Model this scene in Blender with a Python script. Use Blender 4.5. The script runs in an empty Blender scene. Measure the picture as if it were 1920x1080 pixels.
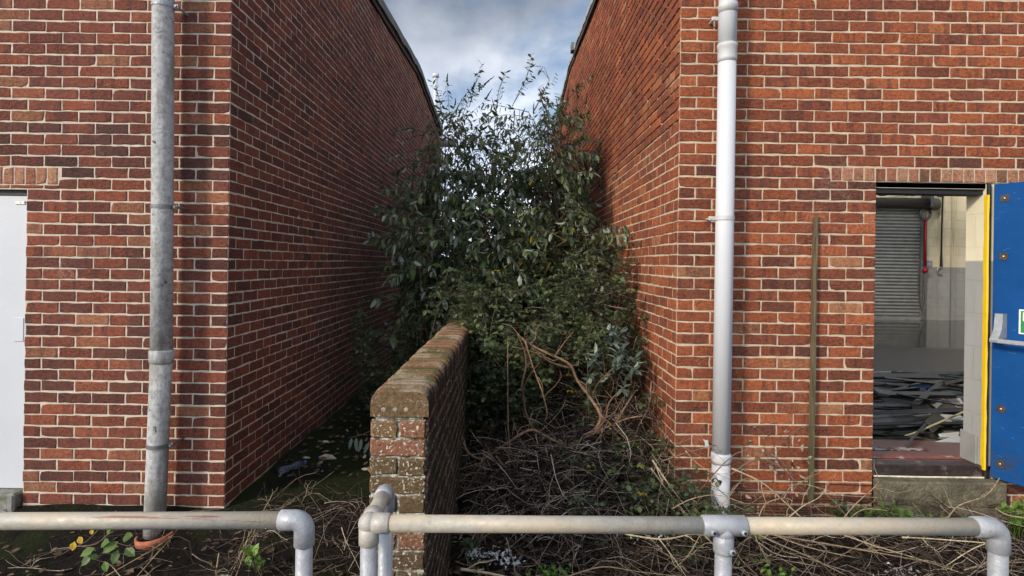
import bpy, math, random
import numpy as np
from mathutils import Vector, Matrix, Quaternion

R = math.radians
random.seed(7)
rnd = random.Random(11)
S = bpy.context.scene
COL = S.collection

# ------------------------------------------------------------------ camera
F, VX, VY, EYE, ROLL = 1040.0, 955.0, 494.0, 1.65, 0.0142
cr, sr = math.cos(ROLL), math.sin(ROLL)
cam_d = bpy.data.cameras.new('camera')
cam_d.sensor_width = 36.0
cam_d.lens = F / 1920 * 36.0
cam_d.shift_x = (960 - VX) / 1920
cam_d.shift_y = (VY - 540) / 1920
cam_d.clip_start, cam_d.clip_end = 0.05, 3000
cam = bpy.data.objects.new('camera', cam_d)
COL.objects.link(cam)
cam.matrix_world = Matrix(((cr, -sr, 0, 0), (0, 0, -1, 0), (sr, cr, 0, EYE), (0, 0, 0, 1)))
S.camera = cam

# ------------------------------------------------------------------ sun, sky, exposure
SUN_AZ, SUN_EL = 48.0, 26.0          # degrees to the left of straight behind the camera, height
SUN_W, SUN_ANGLE = 2.9, 8.0
sd = Vector((math.sin(R(SUN_AZ)) * math.cos(R(SUN_EL)), math.cos(R(SUN_AZ)) * math.cos(R(SUN_EL)), -math.sin(R(SUN_EL))))
sun_d = bpy.data.lights.new('sun', 'SUN')
sun_d.energy, sun_d.angle, sun_d.color = SUN_W, R(SUN_ANGLE), (1.0, 0.88, 0.72)
sun = bpy.data.objects.new('sun', sun_d)
sun.rotation_euler = sd.to_track_quat('-Z', 'Y').to_euler()
COL.objects.link(sun)

W = bpy.data.worlds.new('World')
S.world = W
W.use_nodes = True
nt = W.node_tree
nt.nodes.clear()
def wn(t, **k):
    n = nt.nodes.new(t)
    for a, b in k.items(): setattr(n, a, b)
    return n
sky = wn('ShaderNodeTexSky', sky_type='NISHITA', sun_disc=False, sun_elevation=R(SUN_EL), sun_rotation=math.atan2(-sd.x, -sd.y))
bg1 = wn('ShaderNodeBackground'); bg1.inputs[1].default_value = 0.13
nt.links.new(sky.outputs[0], bg1.inputs[0])
tc = wn('ShaderNodeTexCoord')
mp = wn('ShaderNodeMapping'); mp.inputs['Scale'].default_value = (1.0, 1.0, 1.5); mp.inputs['Location'].default_value = (0.35, 0.0, 0.12)
nt.links.new(tc.outputs['Generated'], mp.inputs[0])
nz = wn('ShaderNodeTexNoise'); nz.inputs['Scale'].default_value = 2.6; nz.inputs['Detail'].default_value = 7; nz.inputs['Roughness'].default_value = 0.52; nz.inputs['Distortion'].default_value = 0.25
nt.links.new(mp.outputs[0], nz.inputs['Vector'])
cover = wn('ShaderNodeMapRange', interpolation_type='SMOOTHSTEP'); cover.inputs[1].default_value = 0.37; cover.inputs[2].default_value = 0.51
nt.links.new(nz.outputs['Fac'], cover.inputs[0])
nz2 = wn('ShaderNodeTexNoise'); nz2.inputs['Scale'].default_value = 3.4; nz2.inputs['Detail'].default_value = 6; nz2.inputs['Roughness'].default_value = 0.5
nt.links.new(mp.outputs[0], nz2.inputs['Vector'])
cr_ = wn('ShaderNodeValToRGB')
cr_.color_ramp.elements[0].position, cr_.color_ramp.elements[0].color = 0.34, (0.20, 0.258, 0.355, 1)
cr_.color_ramp.elements[1].position, cr_.color_ramp.elements[1].color = 0.62, (0.66, 0.70, 0.78, 1)
nt.links.new(nz2.outputs['Fac'], cr_.inputs[0])
bg2 = wn('ShaderNodeBackground')
# clouds are brighter on the sun's side of the sky and overhead
dp_ = wn('ShaderNodeVectorMath', operation='DOT_PRODUCT'); dp_.inputs[1].default_value = tuple((-sd + Vector((0, 0, 0.6))).normalized())
nt.links.new(tc.outputs['Generated'], dp_.inputs[0])
br_ = wn('ShaderNodeMapRange', interpolation_type='SMOOTHSTEP')
for i_, v_ in enumerate((-0.1, 0.95, 0.85, 2.1)): br_.inputs[i_ + 1].default_value = v_
nt.links.new(dp_.outputs['Value'], br_.inputs[0])
# and paler low down, where one looks through thinner edges of the cloud sheet
sz_ = wn('ShaderNodeSeparateXYZ'); nt.links.new(tc.outputs['Generated'], sz_.inputs[0])
lo_ = wn('ShaderNodeMapRange', interpolation_type='SMOOTHSTEP')
for i_, v_ in enumerate((0.10, 0.44, 2.5, 1.0)): lo_.inputs[i_ + 1].default_value = v_
nt.links.new(sz_.outputs[2], lo_.inputs[0])
mu_ = wn('ShaderNodeMath', operation='MULTIPLY'); nt.links.new(br_.outputs[0], mu_.inputs[0]); nt.links.new(lo_.outputs[0], mu_.inputs[1])
nt.links.new(mu_.outputs[0], bg2.inputs[1])
nt.links.new(cr_.outputs[0], bg2.inputs[0])
mx = wn('ShaderNodeMixShader')
nt.links.new(cover.outputs[0], mx.inputs[0]); nt.links.new(bg1.outputs[0], mx.inputs[1]); nt.links.new(bg2.outputs[0], mx.inputs[2])
wo = wn('ShaderNodeOutputWorld'); nt.links.new(mx.outputs[0], wo.inputs[0])

S.view_settings.view_transform = 'Standard'
S.view_settings.look = 'None'
S.view_settings.exposure = 0.20
S.view_settings.gamma = 1.0
S.cycles.use_denoising = True
S.cycles.max_bounces = 8
S.cycles.transparent_max_bounces = 12

# ------------------------------------------------------------------ helpers
def P(px, py, Y):
    """the place at depth Y that the photograph shows at pixel px, py (1920 x 1080)"""
    a, b = (px - VX) / F * Y, (VY - py) / F * Y
    return Vector((a * cr - b * sr, Y, a * sr + b * cr + EYE))

def smooth(a, b, x):
    t = min(1, max(0, (x - a) / (b - a)))
    return t * t * (3 - 2 * t)

class MB:
    def __init__(s):
        s.v, s.f, s.m, s.c = [], [], [], []
        s.col = (0.5, 0.5, 0.5, 1)
        s.mi = 0
    def add(s, vs, fs):
        o = len(s.v)
        s.v.extend([tuple(p) for p in vs]); s.c.extend([s.col] * len(vs))
        for f in fs:
            s.f.append([i + o for i in f]); s.m.append(s.mi)
    def box(s, lo, hi, M=None, bev=0.0):
        (x0, y0, z0), (x1, y1, z1) = lo, hi
        if bev <= 0:
            vs = [Vector((x, y, z)) for z in (z0, z1) for y in (y0, y1) for x in (x0, x1)]
            fs = [(0, 2, 3, 1), (4, 5, 7, 6), (0, 1, 5, 4), (2, 6, 7, 3), (0, 4, 6, 2), (1, 3, 7, 5)]
        else:
            b = bev; vs = []; idx = {}
            for cx in (0, 1):
                for cy in (0, 1):
                    for cz in (0, 1):
                        c = [(x0, x1)[cx], (y0, y1)[cy], (z0, z1)[cz]]
                        sg = [1 - 2 * cx, 1 - 2 * cy, 1 - 2 * cz]
                        for ax in range(3):
                            p = [c[k] + (0 if k == ax else sg[k] * b) for k in range(3)]
                            idx[(cx, cy, cz, ax)] = len(vs); vs.append(Vector(p))
            fs = []
            for ax in range(3):
                o1, o2 = (ax + 1) % 3, (ax + 2) % 3
                for e in (0, 1):
                    q = []
                    for (a, c2) in ((0, 0), (1, 0), (1, 1), (0, 1)):
                        k = [0, 0, 0]; k[ax] = e; k[o1] = a; k[o2] = c2
                        q.append(idx[(*k, ax)])
                    fs.append(q if e else q[::-1])
                for a in (0, 1):
                    for c2 in (0, 1):
                        k0 = [0, 0, 0]; k0[o1] = a; k0[o2] = c2; k1 = list(k0); k1[ax] = 1
                        fs.append([idx[(*k0, o1)], idx[(*k1, o1)], idx[(*k1, o2)], idx[(*k0, o2)]])
            for cx in (0, 1):
                for cy in (0, 1):
                    for cz in (0, 1):
                        fs.append([idx[(cx, cy, cz, a)] for a in range(3)])
        if M is not None: vs = [M @ p for p in vs]
        s.add(vs, fs)
    def tube(s, pts, rad, n=8, caps=True):
        pts = [Vector(p) for p in pts]
        if not hasattr(rad, '__len__'): rad = [rad] * len(pts)
        vs, fs = [], []
        t0 = (pts[1] - pts[0]).normalized()
        u = t0.orthogonal().normalized()
        for i, p in enumerate(pts):
            if i == 0: t = t0
            elif i == len(pts) - 1: t = (pts[i] - pts[i - 1])
            else: t = (pts[i + 1] - pts[i - 1])
            if t.length < 1e-9: t = t0
            t = t.normalized()
            u = (u - t * u.dot(t))
            u = u.normalized() if u.length > 1e-6 else t.orthogonal().normalized()
            w = t.cross(u)
            for k in range(n):
                a = 2 * math.pi * k / n
                vs.append(p + (u * math.cos(a) + w * math.sin(a)) * rad[i])
        for i in range(len(pts) - 1):
            for k in range(n):
                k2 = (k + 1) % n
                fs.append((i * n + k, i * n + k2, (i + 1) * n + k2, (i + 1) * n + k))
        if caps:
            fs.append(tuple(range(n))[::-1]); fs.append(tuple((len(pts) - 1) * n + k for k in range(n)))
        s.add(vs, fs)
    def ball(s, c, r, n=10, m=6, sq=(1, 1, 1)):
        c = Vector(c); vs = []; fs = []
        for i in range(m + 1):
            th = math.pi * i / m
            for k in range(n):
                a = 2 * math.pi * k / n
                vs.append(c + Vector((math.sin(th) * math.cos(a) * r * sq[0], math.sin(th) * math.sin(a) * r * sq[1], math.cos(th) * r * sq[2])))
        for i in range(m):
            for k in range(n):
                k2 = (k + 1) % n
                fs.append((i * n + k, (i + 1) * n + k, (i + 1) * n + k2, i * n + k2))
        s.add(vs, fs)
    def leaf(s, p, d, nrm, L, Wd, fold=0.18, curl=0.25, shape=(0.30, 0.68, 0.9)):
        d = d.normalized(); x = d.cross(nrm)
        if x.length < 1e-5: x = d.orthogonal()
        x.normalize(); n = x.cross(d).normalized()
        a, b, wb = shape
        def q(t, w, up): return p + d * (L * t) + x * (Wd * 0.5 * w) + n * (L * (-curl * t * t) + up * Wd)
        vs = [q(0, 0, 0), q(a, -1, fold), q(a, 0, 0), q(a, 1, fold), q(b, -wb, fold), q(b, 0, 0), q(b, wb, fold), q(1, 0, 0)]
        s.add(vs, [(0, 2, 1), (0, 3, 2), (1, 2, 5, 4), (2, 3, 6, 5), (4, 5, 7), (5, 6, 7)])
    def build(s, name, mats, parent=None, smooth_=False):
        me = bpy.data.meshes.new(name)
        me.from_pydata(s.v, [], s.f)
        if not isinstance(mats, (list, tuple)): mats = [mats]
        for m in mats: me.materials.append(m)
        if len(mats) > 1: me.polygons.foreach_set('material_index', s.m)
        at = me.attributes.new('bc', 'FLOAT_COLOR', 'POINT')
        at.data.foreach_set('color', np.array(s.c, dtype=np.float32).ravel())
        if smooth_: me.polygons.foreach_set('use_smooth', [True] * len(me.polygons))
        me.update()
        o = bpy.data.objects.new(name, me)
        COL.objects.link(o)
        if parent is not None: o.parent = parent
        return o

def empty(name, loc=(0, 0, 0)):
    o = bpy.data.objects.new(name, None); COL.objects.link(o)
    o.empty_display_size = 0.2
    return o
def tag(o, label=None, cat=None, group=None, kind=None):
    if label: o['label'] = label
    if cat: o['category'] = cat
    if group: o['group'] = group
    if kind: o['kind'] = kind
    return o

# ------------------------------------------------------------------ materials
class NT:
    def __init__(s, name):
        s.mat = bpy.data.materials.new(name); s.mat.use_nodes = True
        s.t = s.mat.node_tree; s.t.nodes.clear()
        s.out = s.t.nodes.new('ShaderNodeOutputMaterial')
        s.bsdf = s.t.nodes.new('ShaderNodeBsdfPrincipled')
        s.t.links.new(s.bsdf.outputs[0], s.out.inputs[0])
    def n(s, t, **k):
        n = s.t.nodes.new(t)
        for a, b in k.items(): setattr(n, a, b)
        return n
    def l(s, a, b): s.t.links.new(a, b)
    def coord(s): return s.n('ShaderNodeTexCoord').outputs['Object']
    def mapping(s, v, sc=(1, 1, 1), loc=(0, 0, 0)):
        m = s.n('ShaderNodeMapping'); m.inputs['Scale'].default_value = sc; m.inputs['Location'].default_value = loc
        s.l(v, m.inputs[0]); return m.outputs[0]
    def noise(s, v, scale, detail=5, rough=0.55, dist=0.0):
        n = s.n('ShaderNodeTexNoise'); n.inputs['Scale'].default_value = scale; n.inputs['Detail'].default_value = detail
        n.inputs['Roughness'].default_value = rough; n.inputs['Distortion'].default_value = dist
        s.l(v, n.inputs['Vector']); return n.outputs['Fac']
    def rng(s, v, a, b, c=0.0, d=1.0, sm=True):
        n = s.n('ShaderNodeMapRange', interpolation_type='SMOOTHSTEP' if sm else 'LINEAR')
        for i, x in enumerate((a, b, c, d)): n.inputs[i + 1].default_value = x
        s.l(v, n.inputs[0]); return n.outputs[0]
    def ramp(s, v, stops):
        n = s.n('ShaderNodeValToRGB'); e = n.color_ramp.elements
        while len(e) < len(stops): e.new(0.5)
        for k, (p, c) in enumerate(stops):
            e[k].position = p; e[k].color = (*c, 1)
        s.l(v, n.inputs[0]); return n.outputs[0]
    def mix(s, f, a, b, mode='MIX'):
        n = s.n('ShaderNodeMix', data_type='RGBA', blend_type=mode)
        for sock, val in ((n.inputs[0], f), (n.inputs[6], a), (n.inputs[7], b)):
            if isinstance(val, (int, float)): sock.default_value = val
            elif isinstance(val, tuple): sock.default_value = (*val, 1)
            else: s.l(val, sock)
        return n.outputs[2]
    def math(s, op, a, b=None):
        n = s.n('ShaderNodeMath', operation=op)
        for i, val in enumerate((a, b)):
            if val is None: continue
            if isinstance(val, (int, float)): n.inputs[i].default_value = val
            else: s.l(val, n.inputs[i])
        return n.outputs[0]
    def set(s, col=None, rough=None, metal=None, spec=None):
        for k, v in (('Base Color', col), ('Roughness', rough), ('Metallic', metal), ('Specular IOR Level', spec)):
            if v is None: continue
            if isinstance(v, tuple): s.bsdf.inputs[k].default_value = (*v, 1)
            elif isinstance(v, (int, float)): s.bsdf.inputs[k].default_value = v
            else: s.l(v, s.bsdf.inputs[k])
    def bump(s, h, dist, strength=1.0):
        b = s.n('ShaderNodeBump'); b.inputs['Distance'].default_value = dist; b.inputs['Strength'].default_value = strength
        s.l(h, b.inputs['Height']); s.l(b.outputs[0], s.bsdf.inputs['Normal'])
    def attr(s):
        a = s.n('ShaderNodeAttribute', attribute_name='bc'); sp = s.n('ShaderNodeSeparateColor')
        s.l(a.outputs['Color'], sp.inputs[0]); return a.outputs['Color'], sp.outputs[0], sp.outputs[1], sp.outputs[2]

def simple(name, col, rough=0.6, metal=0.0, var=0.25, scale=12.0, bump=0.0, bscale=60.0, dirt=None, dscale=5.0, dth=(0.5, 0.65)):
    t = NT(name); c = t.coord()
    n = t.noise(c, scale, 6)
    lo = tuple(x * (1 - var) for x in col); hi = tuple(min(1, x * (1 + var)) for x in col)
    k = t.ramp(n, [(0.3, lo), (0.7, hi)])
    if dirt is not None:
        k = t.mix(t.rng(t.noise(c, dscale, 8, 0.65), *dth), k, dirt)
    t.set(k, rough, metal)
    if bump: t.bump(t.noise(c, bscale, 5), bump)
    return t.mat

def brick_material(name, stops, band=0.75, pale=0.25):
    t = NT(name); co = t.coord()
    _, r1, r2, r3 = t.attr()
    base = t.ramp(r1, stops)
    sx = t.n('ShaderNodeSeparateXYZ'); t.l(co, sx.inputs[0])
    u = t.math('ADD', t.math('ADD', sx.outputs[0], sx.outputs[1]), t.math('MULTIPLY', r1, 37.0))
    cb = t.n('ShaderNodeCombineXYZ'); t.l(u, cb.inputs[0]); t.l(t.math('MULTIPLY', sx.outputs[2], 0.12), cb.inputs[1]); t.l(t.math('MULTIPLY', r2, 60.0), cb.inputs[2])
    bands = t.rng(t.noise(cb.outputs[0], 17.0, 2, 0.5), 0.50, 0.58)
    bands = t.math('MULTIPLY', bands, t.rng(r2, 0.15, 0.8, 0.0, band))
    col = t.mix(bands, base, t.mix(0.65, base, (0.075, 0.034, 0.034)))
    fine = t.noise(co, 52.0, 8, 0.72)
    col = t.mix(1.0, col, t.ramp(fine, [(0.30, (0.42, 0.40, 0.40)), (0.47, (0.95, 0.95, 0.95)), (0.72, (1.55, 1.5, 1.4))]), 'MULTIPLY')
    smut = t.rng(t.noise(co, 14.0, 6, 0.65), 0.55, 0.72, 0.0, 0.40)
    col = t.mix(smut, col, (0.055, 0.032, 0.028))
    big = t.noise(co, 1.1, 5, 0.6)
    col = t.mix(1.0, col, t.ramp(big, [(0.3, (0.84, 0.84, 0.86)), (0.7, (1.10, 1.07, 1.0))]), 'MULTIPLY')
    ms_ = t.mapping(co, (2.4, 2.4, 0.22))
    col = t.mix(t.rng(t.noise(ms_, 1.6, 6, 0.65), 0.52, 0.74, 0.0, 0.42), col, (0.070, 0.042, 0.034))
    col = t.mix(t.math('MULTIPLY', t.rng(t.noise(co, 1.7, 6, 0.65), 0.60, 0.74, 0.0, 0.30), t.rng(fine, 0.4, 0.6)), col, (0.42, 0.33, 0.28))
    chip = t.math('MULTIPLY', t.rng(t.noise(co, 26.0, 8, 0.7), 0.63, 0.70), t.rng(r3, 0.5, 1.0, 0.0, pale * 2))
    col = t.mix(chip, col, (0.40, 0.24, 0.16))
    t.set(col, 0.92, 0.0, 0.25)
    cm = t.n('ShaderNodeMapping'); cm.inputs['Scale'].default_value = (1, 1, 1.6); cm.inputs['Rotation'].default_value = (0.0, 0.5, 0.4); t.l(co, cm.inputs[0])
    h = t.noise(cm.outputs[0], 48.0, 5, 0.6, 0.8)
    b = t.n('ShaderNodeBump'); b.inputs['Distance'].default_value = 0.017; t.l(h, b.inputs['Height']); t.l(t.rng(r3, 0.0, 1.0, 0.25, 1.0), b.inputs['Strength'])
    t.l(b.outputs[0], t.bsdf.inputs['Normal'])
    return t.mat

BR_L = brick_material('multi_red_brick', [(0.0, (0.070, 0.036, 0.029)), (0.12, (0.100, 0.041, 0.032)), (0.30, (0.145, 0.049, 0.034)), (0.60, (0.180, 0.057, 0.036)), (0.85, (0.235, 0.070, 0.039)), (0.96, (0.26, 0.115, 0.065))])
BR_R = brick_material('orange_red_brick', [(0.0, (0.095, 0.042, 0.031)), (0.12, (0.135, 0.049, 0.032)), (0.32, (0.195, 0.061, 0.034)), (0.66, (0.255, 0.075, 0.035)), (0.88, (0.33, 0.100, 0.042)), (0.95, (0.33, 0.155, 0.080))])
BR_S = brick_material('pale_lintel_brick', [(0.0, (0.16, 0.09, 0.055)), (0.3, (0.26, 0.09, 0.055)), (0.6, (0.34, 0.16, 0.10)), (1.0, (0.38, 0.21, 0.13))], 0.3, 0.5)

def mortar_material(name, col, dirt):
    t = NT(name); co = t.coord()
    k = t.ramp(t.noise(co, 16, 7, 0.65), [(0.3, tuple(x * 0.72 for x in col)), (0.65, col)])
    k = t.mix(t.rng(t.noise(co, 1.6, 6, 0.6), 0.5, 0.75, 0.0, 0.55), k, dirt)
    t.set(k, 0.95, 0.0, 0.2)
    t.bump(t.noise(co, 130, 4), 0.004)
    return t.mat
MORTAR_L = mortar_material('pale_mortar', (0.62, 0.54, 0.43), (0.40, 0.33, 0.27))
MORTAR_R = mortar_material('buff_mortar', (0.60, 0.49, 0.35), (0.38, 0.29, 0.21))

def garden_brick_material():
    t = NT('weathered_garden_brick'); co = t.coord(); _, r1, r2, r3 = t.attr()
    base = t.ramp(r1, [(0.0, (0.135, 0.090, 0.048)), (0.55, (0.200, 0.122, 0.062)), (0.8, (0.235, 0.120, 0.066)), (1.0, (0.26, 0.115, 0.068))])
    base = t.mix(1.0, base, t.ramp(t.noise(co, 55, 7, 0.7), [(0.3, (0.5, 0.5, 0.48)), (0.55, (1, 1, 1)), (0.75, (1.5, 1.5, 1.4))]), 'MULTIPLY')
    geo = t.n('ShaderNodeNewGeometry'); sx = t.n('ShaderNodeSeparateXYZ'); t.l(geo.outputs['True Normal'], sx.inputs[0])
    # algae stain and shade, both painted black on the face towards the right-hand building
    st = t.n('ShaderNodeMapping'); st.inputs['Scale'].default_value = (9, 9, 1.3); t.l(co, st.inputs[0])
    stain_shade = t.math('MULTIPLY', t.rng(sx.outputs[0], 0.5, 0.9), t.rng(t.noise(st.outputs[0], 1.6, 7, 0.65), 0.40, 0.70, 1.0, 0.93))
    base = t.mix(stain_shade, base, (0.013, 0.011, 0.009))
    sp_ = t.n('ShaderNodeSeparateXYZ'); t.l(co, sp_.inputs[0])
    up = t.math('MULTIPLY', t.rng(sx.outputs[2], 0.35, 0.85), t.rng(sp_.outputs[2], 1.06, 1.07))
    moss = t.math('MULTIPLY', up, t.math('MULTIPLY', t.rng(t.noise(t.mapping(co, (0.6, 2.6, 1)), 11, 7, 0.7), 0.48, 0.56), t.math('MULTIPLY', t.rng(t.noise(co, 3.0, 3), 0.42, 0.60), t.rng(r2, 0.25, 0.75, 0.25, 1.0))))
    base = t.mix(moss, base, t.ramp(t.noise(co, 90, 4), [(0.3, (0.035, 0.05, 0.012)), (0.7, (0.10, 0.125, 0.03))]))
    base = t.mix(t.math('MULTIPLY', up, t.rng(t.noise(co, 5, 5), 0.5, 0.6, 0.0, 0.45)), base, (0.40, 0.33, 0.24))
    # white lichen
    lz = t.rng(t.noise(co, 5.0, 4), 0.38, 0.52)
    lich = t.math('MULTIPLY', t.rng(t.noise(co, 75, 4, 0.6), 0.575, 0.62), lz)
    lich = t.math('MULTIPLY', lich, t.rng(sx.outputs[0], 0.4, 0.8, 1.0, 0.22))
    lich = t.math('MULTIPLY', lich, t.rng(sp_.outputs[2], 1.02, 1.05, 1.0, 0.22))
    base = t.mix(lich, base, (0.60, 0.58, 0.48))
    t.set(base, 0.95, 0.0, 0.2)
    t.bump(t.noise(co, 70, 6, 0.65), 0.012)
    return t.mat
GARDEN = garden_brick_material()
def garden_mortar():
    t = NT('old_dark_mortar'); co = t.coord()
    k = t.ramp(t.noise(co, 30, 7, 0.7), [(0.36, (0.045, 0.040, 0.030)), (0.48, (0.20, 0.18, 0.13)), (0.60, (0.58, 0.56, 0.47))])
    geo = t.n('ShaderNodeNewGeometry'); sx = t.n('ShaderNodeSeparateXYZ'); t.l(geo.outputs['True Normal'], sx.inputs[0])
    k = t.mix(t.rng(sx.outputs[0], 0.5, 0.9), k, (0.014, 0.012, 0.010))  # same algae black with shade painted in, right-hand face
    k = t.mix(t.rng(sx.outputs[2], 0.5, 0.9), k, (0.035, 0.045, 0.014))
    t.set(k, 0.95, 0.0, 0.2); t.bump(t.noise(co, 130, 4), 0.006); return t.mat
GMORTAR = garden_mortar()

def ground_material():
    t = NT('dark_soil_and_moss'); co = t.coord()
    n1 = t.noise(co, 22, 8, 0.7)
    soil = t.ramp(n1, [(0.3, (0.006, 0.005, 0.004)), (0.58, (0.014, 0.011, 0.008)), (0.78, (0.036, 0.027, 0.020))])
    sx = t.n('ShaderNodeSeparateXYZ'); t.l(co, sx.inputs[0])
    left = t.rng(sx.outputs[0], -0.75, -0.3, 1.0, 0.0)
    mossn = t.noise(co, 2.2, 6, 0.6)
    passage = t.math('MULTIPLY', t.rng(sx.outputs[1], 3.55, 3.95), t.rng(mossn, 0.36, 0.52))
    patch = t.rng(mossn, 0.52, 0.62, 0.0, 0.8)
    moss = t.math('MULTIPLY', left, t.math('MAXIMUM', passage, patch))
    mc = t.ramp(t.noise(co, 60, 5, 0.6), [(0.3, (0.007, 0.011, 0.003)), (0.7, (0.026, 0.036, 0.008))])
    far = t.rng(sx.outputs[1], 15.0, 18.0)
    col = t.mix(moss, soil, mc)
    col = t.mix(far, col, (0.06, 0.075, 0.03))
    t.set(col, 0.95, 0.0, 0.15)
    t.bump(t.noise(co, 45, 7, 0.7), 0.035)
    return t.mat

def leaf_material(name, stops, under, trans=0.25, rough=0.45):
    t = NT(name); co = t.coord(); _, r1, r2, r3 = t.attr()
    top = t.ramp(r1, stops)
    top = t.mix(1.0, top, t.ramp(t.noise(co, 40, 4), [(0.3, (0.7, 0.7, 0.7)), (0.7, (1.25, 1.25, 1.2))]), 'MULTIPLY')
    g = t.n('ShaderNodeNewGeometry')
    col = t.mix(g.outputs['Backfacing'], top, t.mix(t.rng(r1, 0.93, 0.96), under, top))
    t.set(col, rough, 0.0, 0.4)
    tr = t.n('ShaderNodeBsdfTranslucent'); t.l(t.mix(0.5, top, (0.10, 0.14, 0.02)), tr.inputs[0])
    ms = t.n('ShaderNodeMixShader'); ms.inputs[0].default_value = trans
    t.l(t.bsdf.outputs[0], ms.inputs[1]); t.l(tr.outputs[0], ms.inputs[2]); t.l(ms.outputs[0], t.out.inputs[0])
    return t.mat
YEL = (0.42, 0.28, 0.03)
LEAF_B = leaf_material('buddleia_leaf', [(0.0, (0.020, 0.036, 0.016)), (0.45, (0.052, 0.085, 0.030)), (0.78, (0.120, 0.165, 0.052)), (0.93, (0.20, 0.22, 0.07)), (0.975, YEL)], (0.33, 0.38, 0.30), 0.30, 0.42)
LEAF_G = leaf_material('glaucous_leaf', [(0.0, (0.040, 0.065, 0.052)), (0.9, (0.12, 0.165, 0.135))], (0.32, 0.37, 0.32))
LEAF_R = leaf_material('bramble_leaf', [(0.0, (0.026, 0.042, 0.020)), (0.5, (0.060, 0.088, 0.036)), (0.85, (0.115, 0.145, 0.055)), (0.95, (0.20, 0.19, 0.05)), (0.985, YEL)], (0.17, 0.20, 0.13))
LEAF_W = leaf_material('bright_weed_leaf', [(0.0, (0.055, 0.11, 0.018)), (0.9, (0.15, 0.27, 0.04))], (0.14, 0.21, 0.07), 0.3)
LEAF_D = leaf_material('dead_leaf', [(0.0, (0.055, 0.035, 0.022)), (0.55, (0.12, 0.075, 0.045)), (0.9, (0.26, 0.20, 0.13)), (1.0, (0.42, 0.38, 0.30))], (0.30, 0.25, 0.19), 0.05, 0.8)
LEAF_Y = leaf_material('yellow_leaf', [(0.0, (0.50, 0.30, 0.02)), (1.0, (0.60, 0.40, 0.05))], (0.45, 0.30, 0.05), 0.3)

def twig_material(name, stops):
    t = NT(name); co = t.coord(); _, r1, r2, r3 = t.attr()
    c = t.ramp(r1, stops)
    c = t.mix(1.0, c, t.ramp(t.noise(co, 60, 5), [(0.3, (0.6, 0.58, 0.56)), (0.7, (1.3, 1.3, 1.28))]), 'MULTIPLY')
    t.set(c, 0.85, 0.0, 0.25)
    t.bump(t.noise(co, 160, 3), 0.003)
    return t.mat
TWIG = twig_material('dead_twig_bark', [(0.0, (0.022, 0.015, 0.012)), (0.35, (0.085, 0.058, 0.042)), (0.7, (0.24, 0.185, 0.145)), (1.0, (0.48, 0.41, 0.33))])
CANE = twig_material('straw_cane', [(0.0, (0.22, 0.16, 0.10)), (0.6, (0.36, 0.28, 0.17)), (1.0, (0.50, 0.42, 0.28))])
STEM = twig_material('russet_stem_bark', [(0.0, (0.06, 0.036, 0.024)), (0.6, (0.14, 0.080, 0.048)), (1.0, (0.25, 0.155, 0.095))])
GALV = None
def galv_material(name, base, dirt, warm, wf, rough=0.5, metal=0.35, streak=False):
    t = NT(name); co = t.coord()
    k = t.ramp(t.noise(co, 35, 7, 0.65), [(0.3, tuple(x * 0.78 for x in base)), (0.7, tuple(min(1, x * 1.12) for x in base))])
    m = t.n('ShaderNodeMapping'); m.inputs['Scale'].default_value = (1.2, 6, 6) if streak else (4, 4, 4); t.l(co, m.inputs[0])
    k = t.mix(t.rng(t.noise(m.outputs[0], 3.0, 7, 0.6), 0.40, 0.62, 0.0, wf), k, warm)
    k = t.mix(t.rng(t.noise(co, 24, 8, 0.7), 0.60, 0.72, 0.0, 0.6), k, dirt)
    if streak:
        m2 = t.n('ShaderNodeMapping'); m2.inputs['Scale'].default_value = (1.0, 30, 30); m2.inputs['Location'].default_value = (3.3, 1.7, 0.4); t.l(co, m2.inputs[0])
        k = t.mix(t.rng(t.noise(m2.outputs[0], 2.2, 5, 0.6), 0.62, 0.67, 0.0, 0.8), k, (0.25, 0.085, 0.05))
    t.set(k, t.rng(t.noise(co, 50, 4), 0.3, 0.7, rough - 0.1, rough + 0.15), metal)
    t.bump(t.noise(co, 120, 4), 0.0012)
    return t.mat
RAIL = galv_material('weathered_painted_rail', (0.37, 0.35, 0.30), (0.15, 0.14, 0.12), (0.46, 0.37, 0.25), 0.6, 0.55, 0.1, True)
GALV = galv_material('galvanised_fitting', (0.32, 0.335, 0.36), (0.18, 0.19, 0.20), (0.40, 0.41, 0.42), 0.6, 0.5, 0.25)
GALV_B = galv_material('galvanised_fitting_beige', (0.40, 0.385, 0.35), (0.24, 0.23, 0.2), (0.45, 0.40, 0.32), 0.5, 0.55, 0.15)
def cement_material():
    t = NT('asbestos_cement_pipe'); co = t.coord()
    k = t.ramp(t.noise(co, 30, 8, 0.72), [(0.28, (0.17, 0.17, 0.155)), (0.5, (0.39, 0.39, 0.38)), (0.72, (0.55, 0.56, 0.56))])
    m = t.n('ShaderNodeMapping'); m.inputs['Scale'].default_value = (1, 1, 0.3); t.l(co, m.inputs[0])
    k = t.mix(t.rng(t.noise(m.outputs[0], 9, 6, 0.6), 0.50, 0.66, 0.0, 0.7), k, (0.19, 0.185, 0.15))
    k = t.mix(t.rng(t.noise(co, 11, 5, 0.6), 0.66, 0.70, 0.0, 0.85), k, (0.035, 0.033, 0.03))
    k = t.mix(t.rng(t.noise(co, 46, 4, 0.6), 0.66, 0.72, 0.0, 0.7), k, (0.62, 0.62, 0.58))
    t.set(k, 0.85); t.bump(t.noise(co, 60, 6, 0.65), 0.006); return t.mat
ASB = cement_material()
PVC = simple('white_pvc', (0.54, 0.555, 0.575), 0.7, 0, 0.03, 3, dirt=(0.55, 0.56, 0.56), dscale=1.5, dth=(0.5, 0.8))
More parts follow.
